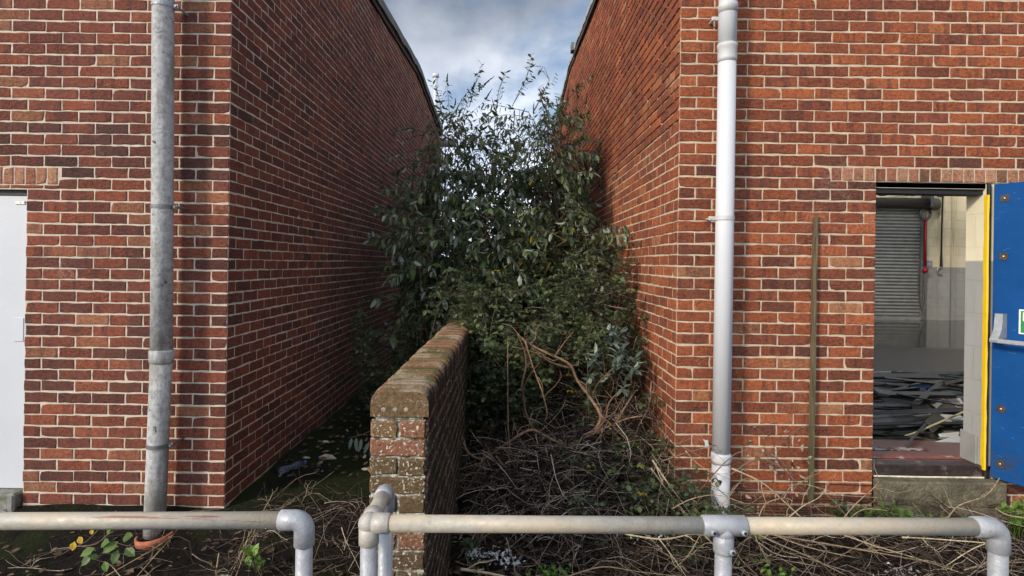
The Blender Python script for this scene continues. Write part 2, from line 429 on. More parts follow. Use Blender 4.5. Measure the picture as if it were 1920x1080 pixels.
PVC_OLD = simple('old_white_pvc', (0.55, 0.55, 0.57), 0.5, 0, 0.06, 8, dirt=(0.40, 0.38, 0.36), dscale=6, dth=(0.55, 0.75))
PVC_GREY = simple('grey_pvc_collar', (0.50, 0.50, 0.49), 0.5, 0, 0.12, 12)
STEEL_DK = simple('dark_bracket_steel', (0.10, 0.10, 0.10), 0.5, 0.6, 0.3, 30)
RUST = simple('rusty_plate', (0.085, 0.055, 0.040), 0.6, 0.4, 0.4, 40)
BOLT = simple('bolt_steel', (0.45, 0.42, 0.38), 0.4, 0.8, 0.2, 60)
WHITE_PAINT = simple('white_painted_board', (0.53, 0.55, 0.58), 0.45, 0, 0.03, 2.5, bump=0.001, bscale=30)
def blue_material():
    t = NT('blue_painted_door'); co = t.coord()
    k = t.ramp(t.noise(co, 3, 6), [(0.3, (0.003, 0.052, 0.190)), (0.7, (0.005, 0.070, 0.245))])
    k = t.mix(t.rng(t.noise(co, 6, 8, 0.7), 0.55, 0.75, 0.0, 0.7), k, (0.010, 0.050, 0.150))
    sx = t.n('ShaderNodeSeparateXYZ'); t.l(co, sx.inputs[0])
    k = t.mix(t.math('MULTIPLY', t.rng(sx.outputs[2], 0.28, 0.75, 1.0, 0.0), t.rng(t.noise(co, 16, 8, 0.7), 0.45, 0.65, 0.0, 0.8)), k, (0.035, 0.045, 0.055))
    m = t.n('ShaderNodeMapping'); m.inputs['Scale'].default_value = (2, 2, 14); m.inputs['Rotation'].default_value = (0.3, 0.35, 0); t.l(co, m.inputs[0])
    k = t.mix(t.rng(t.noise(m.outputs[0], 7, 4, 0.5), 0.70, 0.72, 0.0, 0.45), k, (0.16, 0.24, 0.36))
    t.set(k, t.rng(t.noise(co, 9, 5), 0.3, 0.7, 0.50, 0.75), 0.0, 0.15); t.bump(t.noise(co, 22, 6), 0.0025); return t.mat
BLUE = blue_material()
BLACK = simple('black_worn_paint', (0.012, 0.011, 0.010), 0.6, 0, 0.4, 20, bump=0.003, bscale=40)
YELLOW = simple('yellow_paint', (0.72, 0.47, 0.01), 0.5, 0, 0.08, 10)
CONC = simple('mossy_concrete', (0.135, 0.115, 0.075), 0.95, 0, 0.4, 30, bump=0.014, bscale=55, dirt=(0.06, 0.055, 0.03), dscale=3.5, dth=(0.45, 0.65))
CONC_GREY = simple('grey_concrete', (0.20, 0.20, 0.18), 0.9, 0, 0.3, 30, bump=0.006, bscale=55, dirt=(0.10, 0.11, 0.06), dscale=6)
FELT = simple('grey_roof_felt', (0.13, 0.135, 0.125), 0.9, 0, 0.35, 14, bump=0.004, bscale=60)
LEAD = simple('pale_verge_metal', (0.30, 0.31, 0.31), 0.6, 0.2, 0.25, 12)
ROOFING = simple('roof_sheeting', (0.48, 0.48, 0.47), 0.8, 0, 0.2, 3)
SOFF = simple('dark_timber', (0.020, 0.016, 0.013), 0.8, 0, 0.4, 20)
TERRA = simple('terracotta', (0.40, 0.13, 0.065), 0.8, 0, 0.2, 25, dirt=(0.30, 0.17, 0.11), dscale=10)
TIMBER = None
def batten_material():
    t = NT('weathered_batten'); co = t.coord()
    m = t.n('ShaderNodeMapping'); m.inputs['Scale'].default_value = (40, 40, 2.2); t.l(co, m.inputs[0])
    k = t.ramp(t.noise(m.outputs[0], 2.0, 6, 0.65), [(0.3, (0.035, 0.022, 0.012)), (0.5, (0.12, 0.085, 0.045)), (0.7, (0.20, 0.165, 0.10))])
    sx = t.n('ShaderNodeSeparateXYZ'); t.l(co, sx.inputs[0])
    k = t.mix(t.rng(sx.outputs[2], 0.2, 1.3, 0.6, 0.0), k, (0.075, 0.085, 0.035))
    t.set(k, 0.9); t.bump(t.noise(m.outputs[0], 4.0, 5), 0.006); return t.mat
TIMBER = batten_material()

def dado_material():
    t = NT('cream_and_grey_interior_paint'); co = t.coord(); sx = t.n('ShaderNodeSeparateXYZ'); t.l(co, sx.inputs[0])
    k = t.mix(t.rng(sx.outputs[2], 1.705, 1.72), (0.36, 0.36, 0.35), (0.84, 0.76, 0.56))
    n = t.noise(t.mapping(co, (1, 1, 0.35)), 1.4, 7, 0.65)
    k = t.mix(1.0, k, t.ramp(n, [(0.3, (0.75, 0.74, 0.72)), (0.6, (1, 1, 1))]), 'MULTIPLY')
    t.set(k, 0.7)
    bt = t.n('ShaderNodeTexBrick'); bt.inputs['Scale'].default_value = 1.0; bt.inputs['Brick Width'].default_value = 0.45; bt.inputs['Row Height'].default_value = 0.225; bt.inputs['Mortar Size'].default_value = 0.008
    cb = t.n('ShaderNodeCombineXYZ'); t.l(t.math('ADD', sx.outputs[0], sx.outputs[1]), cb.inputs[0]); t.l(sx.outputs[2], cb.inputs[1]); t.l(cb.outputs[0], bt.inputs['Vector'])
    t.bump(bt.outputs['Fac'], -0.006); return t.mat
DADO = dado_material()
def floor_material():
    t = NT('wet_concrete_floor'); co = t.coord(); sx = t.n('ShaderNodeSeparateXYZ'); t.l(co, sx.inputs[0])
    n = t.noise(co, 0.55, 5, 0.5)
    wet = t.rng(t.math('ADD', t.math('MULTIPLY', t.math('SUBTRACT', n, 0.5), 1.6), t.math('MAXIMUM', t.rng(sx.outputs[1], 8.6, 10.2), t.rng(sx.outputs[1], 6.3, 7.2, 1.0, 0.0))), 0.2, 0.8)
    k = t.mix(wet, (0.036, 0.032, 0.034), (0.020, 0.018, 0.017))
    k = t.mix(1.0, k, t.ramp(t.noise(co, 9, 6, 0.6), [(0.3, (0.75, 0.75, 0.75)), (0.7, (1.2, 1.2, 1.2))]), 'MULTIPLY')
    near = t.rng(sx.outputs[1], 4.22, 4.28, 1.0, 0.0)
    k = t.mix(near, k, (0.10, 0.028, 0.020))
    t.set(k, t.math('ADD', t.rng(wet, 0, 1, 0.45, 0.07), t.math('MULTIPLY', near, 0.3)), 0.0, 0.6)
    b = t.n('ShaderNodeBump'); b.inputs['Distance'].default_value = 0.004
    t.l(t.noise(co, 3.0, 3), b.inputs['Height']); t.l(t.rng(wet, 0, 1, 0.6, 0.12), b.inputs['Strength']); t.l(b.outputs[0], t.bsdf.inputs['Normal'])
    return t.mat
SHUT = simple('grey_shutter_steel', (0.30, 0.31, 0.31), 0.42, 0.5, 0.15, 5)
def translucent_sheet():
    t = NT('added_rooflight_sheet'); tr = t.n('ShaderNodeBsdfTranslucent'); tr.inputs[0].default_value = (0.97, 0.98, 0.98, 1)
    tp = t.n('ShaderNodeBsdfTransparent'); tp.inputs[0].default_value = (0.85, 0.87, 0.88, 1)
    ms = t.n('ShaderNodeMixShader'); ms.inputs[0].default_value = 0.65
    t.l(tr.outputs[0], ms.inputs[1]); t.l(tp.outputs[0], ms.inputs[2]); t.l(ms.outputs[0], t.out.inputs[0])
    return t.mat
GRP = translucent_sheet()

# ------------------------------------------------------------------ layout
Y0 = 3.70
XL, XR = -1.879, 1.124
YE = 14.65
PXM = F / Y0
BD = 0.004                     # how far the brick faces stand proud of the mortar
def top_l(y): return EYE + (3.27 + (y - 3.6) * 0.0726 if y < 10.9 else 3.80 - (y - 10.9) * 0.09)
def top_r(y): return EYE + (3.24 + (y - 3.6) * 0.079 if y < 10.6 else 3.79 - (y - 10.6) * 0.098)

# ------------------------------------------------------------------ ground
def gz(x, y):
    z = -0.13 * (1 - smooth(2.7, 3.72, y)) if y < 3.72 else 0.0
    lf = 1 - smooth(-1.75, -1.35, x)
    if y < 3.70: z -= 0.15 * lf * (1 - smooth(3.46, 3.69, y))
    m = smooth(-0.42, -0.05, x) * (1 - smooth(0.95, 1.5, x)) * smooth(2.9, 3.9, y) * (1 - smooth(6.0, 8.0, y))
    z += 0.22 * m + 0.58 * smooth(-0.1, 0.5, x) * (1 - smooth(1.0, 1.3, x)) * smooth(4.2, 5.2, y) * (1 - smooth(6.0, 8.0, y))
    z += 0.012 * math.sin(x * 7.1 + y * 3.3) * math.sin(y * 6.1 - x * 2.2)
    z += 0.05 * math.exp(-((x + 0.9) ** 2) / 0.25 - ((y - 3.35) ** 2) / 0.05)
    if x > XR - 0.03 and y > Y0 - 0.02 and y < YE: z = min(z, 0.0)
    return z
def axis(dense_lo, dense_hi, step, far_lo, far_hi):
    mid = list(np.arange(dense_lo, dense_hi + 1e-6, step)); lo = []; hi = []
    a, d = dense_lo, step
    while a > far_lo: d *= 1.6; a -= d; lo.append(a)
    a, d = dense_hi, step
    while a < far_hi: d *= 1.6; a += d; hi.append(a)
    return lo[::-1] + mid + hi
gx, gy = axis(-4.2, 4.2, 0.06, -700, 700), axis(2.3, 7.5, 0.06, -400, 900)
b = MB()
for y in gy:
    for x in gx: b.v.append((x, y, gz(x, y) if abs(x) < 30 and -10 < y < 40 else 0.0)); b.c.append((0.5, 0.5, 0.5, 1))
nx = len(gx)
for j in range(len(gy) - 1):
    for i in range(nx - 1):
        b.f.append((j * nx + i, j * nx + i + 1, (j + 1) * nx + i + 1, (j + 1) * nx + i)); b.m.append(0)
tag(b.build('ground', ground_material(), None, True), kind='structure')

# ------------------------------------------------------------------ bricks
def brick_face(mb, org, ux, nr, u0, u1, z0, z1, col, depth=BD, jit=0.0016, seg=2):
    """one brick of a wall: org + ux*u + z up, face proud of the mortar by depth along nr"""
    w = u1 - u0; h = z1 - z0
    if w < 0.012 or h < 0.012: return
    mb.col = col
    j = lambda: rnd.uniform(-jit, jit)
    e = min(0.005, w * 0.2, h * 0.2)
    d0 = max(-0.35 * depth, min(0.0016, j() * 0.9))
    m = 1 if seg == 1 else max(1, int(w / 0.036))
    w2 = 1.7 if seg > 1 else 1.0
    back = []
    for i in range(m): back.append((u0 + w * i / m + j(), z0 + j() * w2, 1 if i == 0 else 0, 1))
    back.append((u1 + j(), z0 + j() * w2, -1, 1))
    if seg > 1: back.append((u1 + j() * w2, (z0 + z1) / 2, -1, 0))
    for i in range(m): back.append((u1 - w * i / m + j(), z1 + j() * w2, -1 if i == 0 else 0, -1))
    back.append((u0 + j(), z1 + j() * w2, 1, -1))
    if seg > 1: back.append((u0 + j() * w2, (z0 + z1) / 2, 1, 0))
    if seg > 1 and rnd.random() < 0.12:
        q = rnd.choice([0, m, m + 2]); u, z, a, c = back[q]; back[q] = (u + a * rnd.uniform(0.004, 0.012), z + c * rnd.uniform(0.003, 0.009), a, c)
    n_ = len(back); vs = []
    for (u, z, a, c) in back: vs.append(org + ux * u + nr * (-0.004) + Vector((0, 0, z)))
    for (u, z, a, c) in back: vs.append(org + ux * u + nr * (depth * 0.45 + d0) + Vector((0, 0, z)))
    for (u, z, a, c) in back: vs.append(org + ux * (u + a * e) + nr * (depth + d0 + max(-0.25 * depth, min(0.001, j() * 0.6))) + Vector((0, 0, z + c * e)))
    fs = [tuple(range(2 * n_, 3 * n_))]
    for k in range(n_):
        k2 = (k + 1) % n_
        fs.append((k, k2, n_ + k2, n_ + k)); fs.append((n_ + k, n_ + k2, 2 * n_ + k2, 2 * n_ + k))
    if ux.cross(Vector((0, 0, 1))).dot(nr) < 0: fs = [f[::-1] for f in fs]
    mb.add(vs, fs)

def brick_colour(seed, k, tone=None):
    r = random.Random(seed)
    a = r.random()
    if tone: a = min(1, max(0, a * tone[1] + tone[0]))
    return (a, r.random(), r.random(), 1)

CO, BL, JT = 0.075, 0.2145, 0.0105
def brick_wall(mb, org, ux, nr, ulen, zbase, topf, holes, phase, seed, corner_seed=None, u_start=0.0, tonef=None, depthf=None):
    """stretcher bond from the corner (u = 0); phase says which courses start with a header"""
    mb.mi = 0
    k = 0
    while True:
        z0 = zbase + k * CO + JT / 2; z1 = z0 + CO - JT
        if z0 > max(topf(0), topf(ulen), topf(ulen * 0.6)): break
        u = 0.0; i = 0
        first = BL if (k + phase) % 2 == 0 else 0.1025
        tone = tonef(k) if tonef else None
        while u < ulen:
            w = first if i == 0 else BL
            a0, a1 = u, min(u + w, ulen)
            if i == 0: a0 = max(a0, u_start)
            spans = [(a0, a1, z0, z1)]
            for (h0, h1, hz0, hz1) in holes:
                ns = []
                for (s0, s1, q0, q1) in spans:
                    if q1 <= hz0 or q0 >= hz1 or s1 <= h0 or s0 >= h1: ns.append((s0, s1, q0, q1)); continue
                    if s0 < h0 - 0.02: ns.append((s0, h0, q0, q1))
                    if s1 > h1 + 0.02: ns.append((h1, s1, q0, q1))
                    m0, m1 = max(s0, h0), min(s1, h1)
                    if q0 < hz0 - 0.018: ns.append((m0, m1, q0, hz0 - 0.004))
                    if q1 > hz1 + 0.018: ns.append((m0, m1, hz1 + 0.004, q1))
                spans = ns
            for (s0, s1, q0, q1) in spans:
                zz = min(q1, topf((s0 + s1) / 2) - 0.004)
                sdv = (corner_seed * 1000 + k) if (i == 0 and corner_seed is not None) else seed * 1000003 + k * 997 + i
                dz = 0.0022 * math.sin(s0 * 1.9 + k * 0.7 + seed) + 0.0016 * math.sin(s0 * 5.3 + k * 2.1)
                if len(spans) > 1 or q0 != z0 or q1 != z1 or zz != q1: dz = 0.0
                brick_face(mb, org, ux, nr, s0, s1, q0 + dz, zz + dz, brick_colour(sdv, k, tone), depthf(s0, q0) if depthf else BD, 0.0016, 2 if s0 < 4.0 else 1)
            u += w + JT; i += 1
        k += 1

def soldier(mb, org, ux, nr, u0, u1, z0, z1, seed):
    mb.mi = 2
    u = u0; i = 0
    while u < u1 - 0.02:
        brick_face(mb, org, ux, nr, u, min(u + 0.064, u1), z0, z1, brick_colour(seed * 77 + i, i), BD + 0.001)
        u += 0.0735; i += 1

# --- left building
LB = empty('brick_building')
tag(LB, 'red brick building on the left with a white boarded door and grey cement downpipe', 'building')
XLF = -6.5
b = MB()
NF = Vector((0, -1, 0))
def pos_u_l(px, py): return XL - P(px, py, Y0).x
DLx = P(47, 640, Y0).x                      # right edge of the white door
du = XL - DLx
zlt = P(30, 355, Y0).z                      # top of the opening
zls = P(20, 919, Y0).z
sol_u = XL - P(110, 335, Y0).x
ZB = -0.225
sol_z1 = ZB + round((zlt + 0.118 - ZB) / 0.075) * 0.075
sol_z0 = max(zlt + 0.003, sol_z1 - 0.116)
brick_wall(b, Vector((XL, Y0, 0)), Vector((-1, 0, 0)), NF, XL - XLF, -0.225, lambda u: top_l(Y0), [(du, 9, zls, zlt), (du - 0.0, 9, -1, zls), (sol_u, 9, sol_z0 - 0.004, sol_z1 - 0.001)], 0, 3, 51,
           tonef=lambda k: (0.30, 0.70) if k > 36 else ((0.0, 0.62) if k >= 32 else (0.14, 0.86)))
soldier(b, Vector((XL, Y0, 0)), Vector((-1, 0, 0)), NF, sol_u + 0.008, XL - XLF, sol_z0, sol_z1 - 0.006, 5)
brick_wall(b, Vector((XL, Y0, 0)), Vector((0, 1, 0)), Vector((1, 0, 0)), YE - Y0, -0.225, lambda u: top_l(Y0 + u), [], 1, 4, 51, 0.0102, tonef=lambda k: (0.10, 0.72), depthf=lambda u, z: 0.0028)
b.mi = 1; b.col = (0.5, 0.5, 0.5, 1)
def front_backing(mb, x0, x1, y, holes, zb, zt):
    """mortar sheet with openings: split into columns"""
    xs = sorted({x0, x1, *[h[0] for h in holes], *[h[1] for h in holes]})
    for a, c in zip(xs[:-1], xs[1:]):
        z = zb
        for h in sorted([h for h in holes if h[0] <= a + 1e-6 and h[1] >= c - 1e-6], key=lambda h: h[2]):
            mb.add([(a, y, z), (c, y, z), (c, y, h[2]), (a, y, h[2])], [(0, 1, 2, 3)]); z = h[3]
        mb.add([(a, y, z), (c, y, z), (c, y, zt), (a, y, zt)], [(0, 1, 2, 3)])
front_backing(b, XLF, XL, Y0, [(XLF + 1.2, DLx, -0.3, zlt)], -0.3, top_l(Y0))
def side_backing(mb, x, topf, flip):
    ys = [Y0 + (YE - Y0) * i / 24 for i in range(25)]
    for a, c in zip(ys[:-1], ys[1:]):
        q = [(x, a, -0.3), (x, c, -0.3), (x, c, topf(c)), (x, a, topf(a))]
        mb.add(q, [(0, 1, 2, 3) if not flip else (3, 2, 1, 0)])
side_backing(b, XL, top_l, False)
# reveal of the boarded door and the plain far and left sides
b.mi = 1
b.add([(DLx, Y0, -0.3), (DLx, Y0 + 0.11, -0.3), (DLx, Y0 + 0.11, zlt), (DLx, Y0, zlt)], [(3, 2, 1, 0)])
b.add([(XLF, Y0, zlt), (DLx, Y0, zlt), (DLx, Y0 + 0.11, zlt), (XLF, Y0 + 0.11, zlt)], [(0, 1, 2, 3)])
b.add([(XLF, YE, -0.3), (XL, YE, -0.3), (XL, YE, top_l(YE)), (XLF, YE, top_l(YE))], [(3, 2, 1, 0)])
b.add([(XLF, Y0, -0.3), (XLF, YE, -0.3), (XLF, YE, top_l(YE)), (XLF, 10.9, top_l(10.89)), (XLF, Y0, top_l(Y0))], [(4, 3, 2, 1, 0)])
b.build('wall', [BR_L, MORTAR_L, BR_S], LB)
b = MB()
for (ya, yb) in ((Y0 - 0.1, 10.9), (10.9, YE + 0.12)):
    za, zb = top_l(min(ya, 10.89)) + 0.02, top_l(min(yb, 99)) + 0.02
    if ya < 10: zb = top_l(10.89) + 0.02
    else: za = top_l(10.91) + 0.02
    b.add([(XLF - 0.1, ya, za), (XL + 0.03, ya, za), (XL + 0.03, yb, zb), (XLF - 0.1, yb, zb), (XLF - 0.1, ya, za + 0.05), (XL + 0.03, ya, za + 0.05), (XL + 0.03, yb, zb + 0.05), (XLF - 0.1, yb, zb + 0.05)],
          [(3, 2, 1, 0), (4, 5, 6, 7), (0, 1, 5, 4), (1, 2, 6, 5), (2, 3, 7, 6), (3, 0, 4, 7)])
b.build('roof', ROOFING, LB)
def verge(mb, x0, x1, topf, ridge, h0, h1, ya, yb, wob=0.012):
    n = 40; ys = [ya + (yb - ya) * i / n for i in range(n + 1)]
    vs = []; fs = []
    for i, y in enumerate(ys):
        z = topf(y); wv = rnd.uniform(-wob, wob)
        vs += [(x0, y, z + h0 + wv * 0.6), (x1 + wv * (1 if x1 > x0 else -1) * 0.5, y, z + h0 + wv), (x1, y, z + h1 + wv * 0.6), (x0, y, z + h1)]
    for i in range(n):
        for k in range(4):
            k2 = (k + 1) % 4; fs.append((i * 4 + k, i * 4 + k2, (i + 1) * 4 + k2, (i + 1) * 4 + k))
    fs.append((3, 2, 1, 0)); fs.append((n * 4, n * 4 + 1, n * 4 + 2, n * 4 + 3))
    if x1 < x0: fs = [f[::-1] for f in fs]
    fs = [f[::-1] for f in fs]
    mb.add(vs, fs)
b = MB(); verge(b, XL - 0.2, XL + 0.075, top_l, 10.9, -0.045, 0.075, Y0 - 0.1, YE + 0.1); b.build('verge_capping', FELT, LB)
b = MB(); verge(b, XL - 0.1, XL + 0.035, top_l, 10.9, -0.115, -0.047, Y0 - 0.02, YE + 0.05, 0.004); b.build('verge_board', SOFF, LB)
# white boarded door
b = MB(); b.box((XLF + 1.2, Y0 + 0.035, zls - 0.002), (DLx - 0.004, Y0 + 0.075, P(30, 366, Y0).z), bev=0.003)
dr = b.build('door', WHITE_PAINT, LB)
b = MB()
q0, q1 = P(27, 640, Y0 + 0.035), P(45, 596, Y0 + 0.035)
b.box((q0.x, Y0 + 0.030, q0.z), (q1.x, Y0 + 0.036, q1.z), bev=0.002); b.build('cover_plate', WHITE_PAINT, dr)
b = MB()
q0, q1 = P(30, 383, Y0 + 0.035), P(48, 377, Y0 + 0.035)
b.box((q0.x, Y0 + 0.029, q0.z), (q1.x, Y0 + 0.036, q1.z), bev=0.001)
for px in (37, 44):
    c = P(px, 379, Y0 + 0.027); b.tube([c, c + Vector((0, 0.006, 0))], 0.006, 8)
b.build('bracket', BOLT, dr)
b = MB(); b.box((XLF + 1.2, Y0 + 0.03, P(30, 366, Y0).z + 0.002), (DLx - 0.003, Y0 + 0.10, zlt - 0.002)); b.build('gap_shade_strip', BLACK, LB)  # black filler stands in for the unlit gap above the door
b = MB(); b.box((XLF + 1.1, Y0 - 0.055, -0.28), (DLx - 0.015, Y0 + 0.108, zls - 0.006), bev=0.012); b.build('door_sill', CONC_GREY, LB)
# gutter end at the far eave
b = MB()
gpt = P(806, 265, YE - 0.1)
b.tube([(XL - 0.6, YE + 0.12, gpt.z), (XL + 0.42, YE + 0.12, gpt.z)], 0.10, 14); b.build('gutter', simple('grey_gutter', (0.20, 0.22, 0.25), 0.4, 0, 0.1), LB, True)

# --- right building
RB = empty('brick_building')
tag(RB, 'orange red brick building on the right with an open blue door and white downpipe', 'building')
XRF = 12.6
OX0 = P(1639, 600, Y0).x
OX1 = OX0 + 0.86
OZT = P(1700, 341, Y0).z
OZS = P(1740, 894, Y0).z
FZ = EYE - 1.31
b = MB()
sr_u = P(1557, 320, Y0).x - XR
sz1 = ZB + round((OZT + 0.119 - ZB) / 0.075) * 0.075
sz0 = max(OZT + 0.003, sz1 - 0.116)
brick_wall(b, Vector((XR, Y0, 0)), Vector((1, 0, 0)), NF, 6.6 - XR, -0.225, lambda u: top_r(Y0), [(OX0 - XR, OX1 - XR, -1, OZT), (sr_u, 9, sz0 - 0.004, sz1 - 0.001)], 0, 13, 61,
           tonef=lambda k: (0.10, 0.85) if k < 31 else ((0.0, 0.6) if k < 35 else (0.25, 0.65)))
soldier(b, Vector((XR, Y0, 0)), Vector((1, 0, 0)), NF, sr_u + 0.008, 6.6 - XR, sz0, sz1 - 0.006, 15)
brick_wall(b, Vector((XR, Y0, 0)), Vector((0, 1, 0)), Vector((-1, 0, 0)), YE - Y0, -0.225, lambda u: top_r(Y0 + u), [], 1, 14, 61, 0.0146, tonef=lambda k: (0.42, 0.52), depthf=lambda u, z: (0.010 if z > 2.62 else 0.0025))
b.mi = 1; b.col = (0.5, 0.5, 0.5, 1)
front_backing(b, XR, XRF, Y0, [(OX0, OX1, -0.3, OZT)], -0.3, top_r(Y0))
side_backing(b, XR, top_r, True)
b.add([(OX0, Y0, -0.3), (OX0, Y0 + 0.10, -0.3), (OX0, Y0 + 0.10, OZT), (OX0, Y0, OZT)], [(0, 1, 2, 3)])
b.add([(OX1, Y0, -0.3), (OX1, Y0 + 0.10, -0.3), (OX1, Y0 + 0.10, OZT), (OX1, Y0, OZT)], [(3, 2, 1, 0)])
b.add([(OX0, Y0, OZT), (OX1, Y0, OZT), (OX1, Y0 + 0.10, OZT), (OX0, Y0 + 0.10, OZT)], [(0, 1, 2, 3)])
b.add([(XR, YE, -0.3), (XRF, YE, -0.3), (XRF, YE, top_r(YE)), (XR, YE, top_r(YE))], [(3, 2, 1, 0)])
b.add([(XRF, Y0, -0.3), (XRF, YE, -0.3), (XRF, YE, top_r(YE)), (XRF, 10.6, top_r(10.59)), (XRF, Y0, top_r(Y0))], [(0, 1, 2, 3, 4)])
b.build('wall', [BR_R, MORTAR_R, BR_S], RB)
# inner leaf, painted cream over grey
IY0, IY1 = Y0 + 0.012, Y0 + 0.165
RVX = P(1847, 600, Y0).x                       # face of the right-hand reveal
b = MB()
def col_box(x0, x1, z0, z1): b.box((x0, IY0, z0), (x1, IY1, z1))
col_box(XR + 0.02, OX0 - 0.004, FZ, 4.7)
col_box(RVX, XRF - 0.2, FZ, 4.7)
b.box((OX0 - 0.003, IY0, OZT - 0.04), (RVX - 0.001, IY1, 4.7))
IYB = 14.42
b.box((XR + 0.15, IYB, FZ), (XRF - 0.15, IYB + 0.1, top_r(IYB) - 0.02))
b.box((XR + 0.03, IY1, FZ), (XR + 0.14, IYB, 4.85)); b.box((XRF - 0.14, IY1, FZ), (XRF - 0.03, IYB, 4.85))
pz = P(1766, 420, IYB).x
b.box((P(1757, 420, IYB).x, IYB - 0.10, FZ), (P(1777, 420, IYB).x, IYB - 0.001, top_r(IYB) - 0.1))
b.box((P(1787, 420, IYB).x, IYB - 0.05, FZ), (P(1789.5, 420, IYB).x, IYB - 0.001, top_r(IYB) - 0.1))
b.build('inner_wall', DADO, RB)
b = MB(); b.box((RVX - 0.014, IY0 + 0.03, FZ), (RVX - 0.001, IY1 + 0.012, FZ + 0.20), bev=0.004); b.build('wall_plinth', simple('grey_painted_plinth', (0.25, 0.25, 0.24), 0.8, 0, 0.15, 8), RB)
# floor
b = MB(); b.add([(XR + 0.1, Y0 + 0.10, FZ), (XRF - 0.1, Y0 + 0.10, FZ), (XRF - 0.1, IYB + 0.05, FZ), (XR + 0.1, IYB + 0.05, FZ)], [(0, 1, 2, 3)])
b.add([(XR + 0.1, Y0 + 0.10, FZ), (XRF - 0.1, Y0 + 0.10, FZ), (XRF - 0.1, Y0 + 0.10, 0.0), (XR + 0.1, Y0 + 0.10, 0.0)], [(3, 2, 1, 0)])
tag(b.build('floor', floor_material()), kind='structure')
# roof: opaque sheeting with unseen translucent rooflights added to light the interior
RIDGE = 10.6
def roof_strip(mb, x0, x1, ya, yb):
    za = top_r(ya if ya < RIDGE else max(ya, RIDGE + 1e-4)) + 0.03; zb = top_r(min(yb, RIDGE - 1e-4) if ya < RIDGE else yb) + 0.03
    mb.add([(x0, ya, za), (x1, ya, za), (x1, yb, zb), (x0, yb, zb)], [(0, 1, 2, 3)])
LY = [(Y0 - 0.1, 4.6), (4.6, 9.8), (9.8, RIDGE), (RIDGE, 10.9), (10.9, 14.3), (14.3, YE + 0.1)]
xs = [XR - 0.02, 1.6, 4.9, 5.1, 8.2, 8.4, 12.2, 12.3, XRF + 0.1]
b = MB()
for i in range(len(xs) - 1):
    for (ya, yb) in LY:
        if i % 2 == 1 and (ya in (4.6, 10.9)): continue
        roof_strip(b, xs[i], xs[i + 1], ya, yb)
b.build('roof', ROOFING, RB)
for i in (1, 3, 5):
    for (ya, yb) in ((4.6, 9.8), (10.9, 14.3)):
        m = MB(); roof_strip(m, xs[i], xs[i + 1], ya, yb); m.build('added_rooflight', GRP, RB)
b = MB(); verge(b, XR + 0.2, XR - 0.06, top_r, RIDGE, 0.0, 0.075, Y0 - 0.1, 9.75); verge(b, XR + 0.2, XR - 0.05, top_r, RIDGE, -0.03, 0.045, 9.75, YE + 0.1)
b.build('verge_capping', LEAD, RB)
b = MB(); verge(b, XR + 0.1, XR - 0.05, top_r, RIDGE, -0.085, -0.002, Y0 - 0.02, 9.74, 0.004); verge(b, XR + 0.1, XR - 0.03, top_r, RIDGE, -0.10, -0.032, 9.76, YE, 0.004)
b.build('verge_board', SOFF, RB)
b = MB(); b.box((XR - 0.10, 9.62, top_r(9.7) + 0.0), (XR + 0.2, 9.80, top_r(9.7) + 0.13)); b.build('flashing', FELT, RB)
# door frame, threshold, step
HX = P(1856, 600, Y0 - 0.01).x
b = MB()
b.box((RVX + 0.004, Y0 - 0.012, OZS), (HX, Y0 + 0.010, OZT - 0.003), bev=0.003)
b.box((OX0 + 0.002, Y0 + 0.030, OZT - 0.075), (RVX + 0.003, Y0 + 0.13, OZT - 0.041), bev=0.002)
b.box((OX0 + 0.002, Y0 + 0.012, OZT - 0.04), (RVX + 0.003, Y0 + 0.011 + 0.12, OZT - 0.002), bev=0.002)
b.build('door_frame', BLACK, RB)
b = MB()
# ragged yellow edge painted on the reveal
pts = []
n = 26
for i in range(n + 1):
    z = FZ - 0.02 + (OZT - 0.06 - FZ) * i / n
    pts.append((z, 0.011 + rnd.uniform(-0.004, 0.004), rnd.uniform(-0.003, 0.003)))
vs = []
for (z, a, c) in pts: vs += [(RVX - 0.004, Y0 + 0.016 + c, z), (RVX - 0.004, Y0 - 0.010, z), (RVX + 0.000 + a * 0.6, Y0 - 0.0145, z)]
fs = []
for i in range(n): fs += [(3 * i, 3 * i + 3, 3 * i + 4, 3 * i + 1), (3 * i + 1, 3 * i + 4, 3 * i + 5, 3 * i + 2)]
b.add(vs, fs); b.build('edge_strip', YELLOW, RB)
b = MB(); b.box((OX0 + 0.001, Y0 + 0.004, OZS - 0.002), (HX - 0.02, Y0 + 0.098, FZ + 0.004), bev=0.006); b.build('threshold', simple('dark_wet_timber', (0.030, 0.020, 0.017), 0.5, 0, 0.5, 25, dirt=(0.16, 0.12, 0.10), dscale=12, dth=(0.55, 0.7)), RB)
b = MB()
m = MB(); x1s = P(1886, 930, Y0 - 0.07).x
b.box((OX0 + 0.004, Y0 - 0.085, -0.25), (x1s, Y0 + 0.003, OZS - 0.006), bev=0.010)
b.build('doorstep', CONC, RB)
m.tube([(OX0 + 0.01, Y0 - 0.004, OZS + 0.002), (OX0 + 0.35, Y0 - 0.008, OZS + 0.001), (HX - 0.02, Y0 - 0.004, OZS + 0.001)], 0.006, 6); m.build('threshold_bead', simple('worn_cream_paint', (0.62, 0.56, 0.42), 0.6, 0, 0.3, 30), RB)
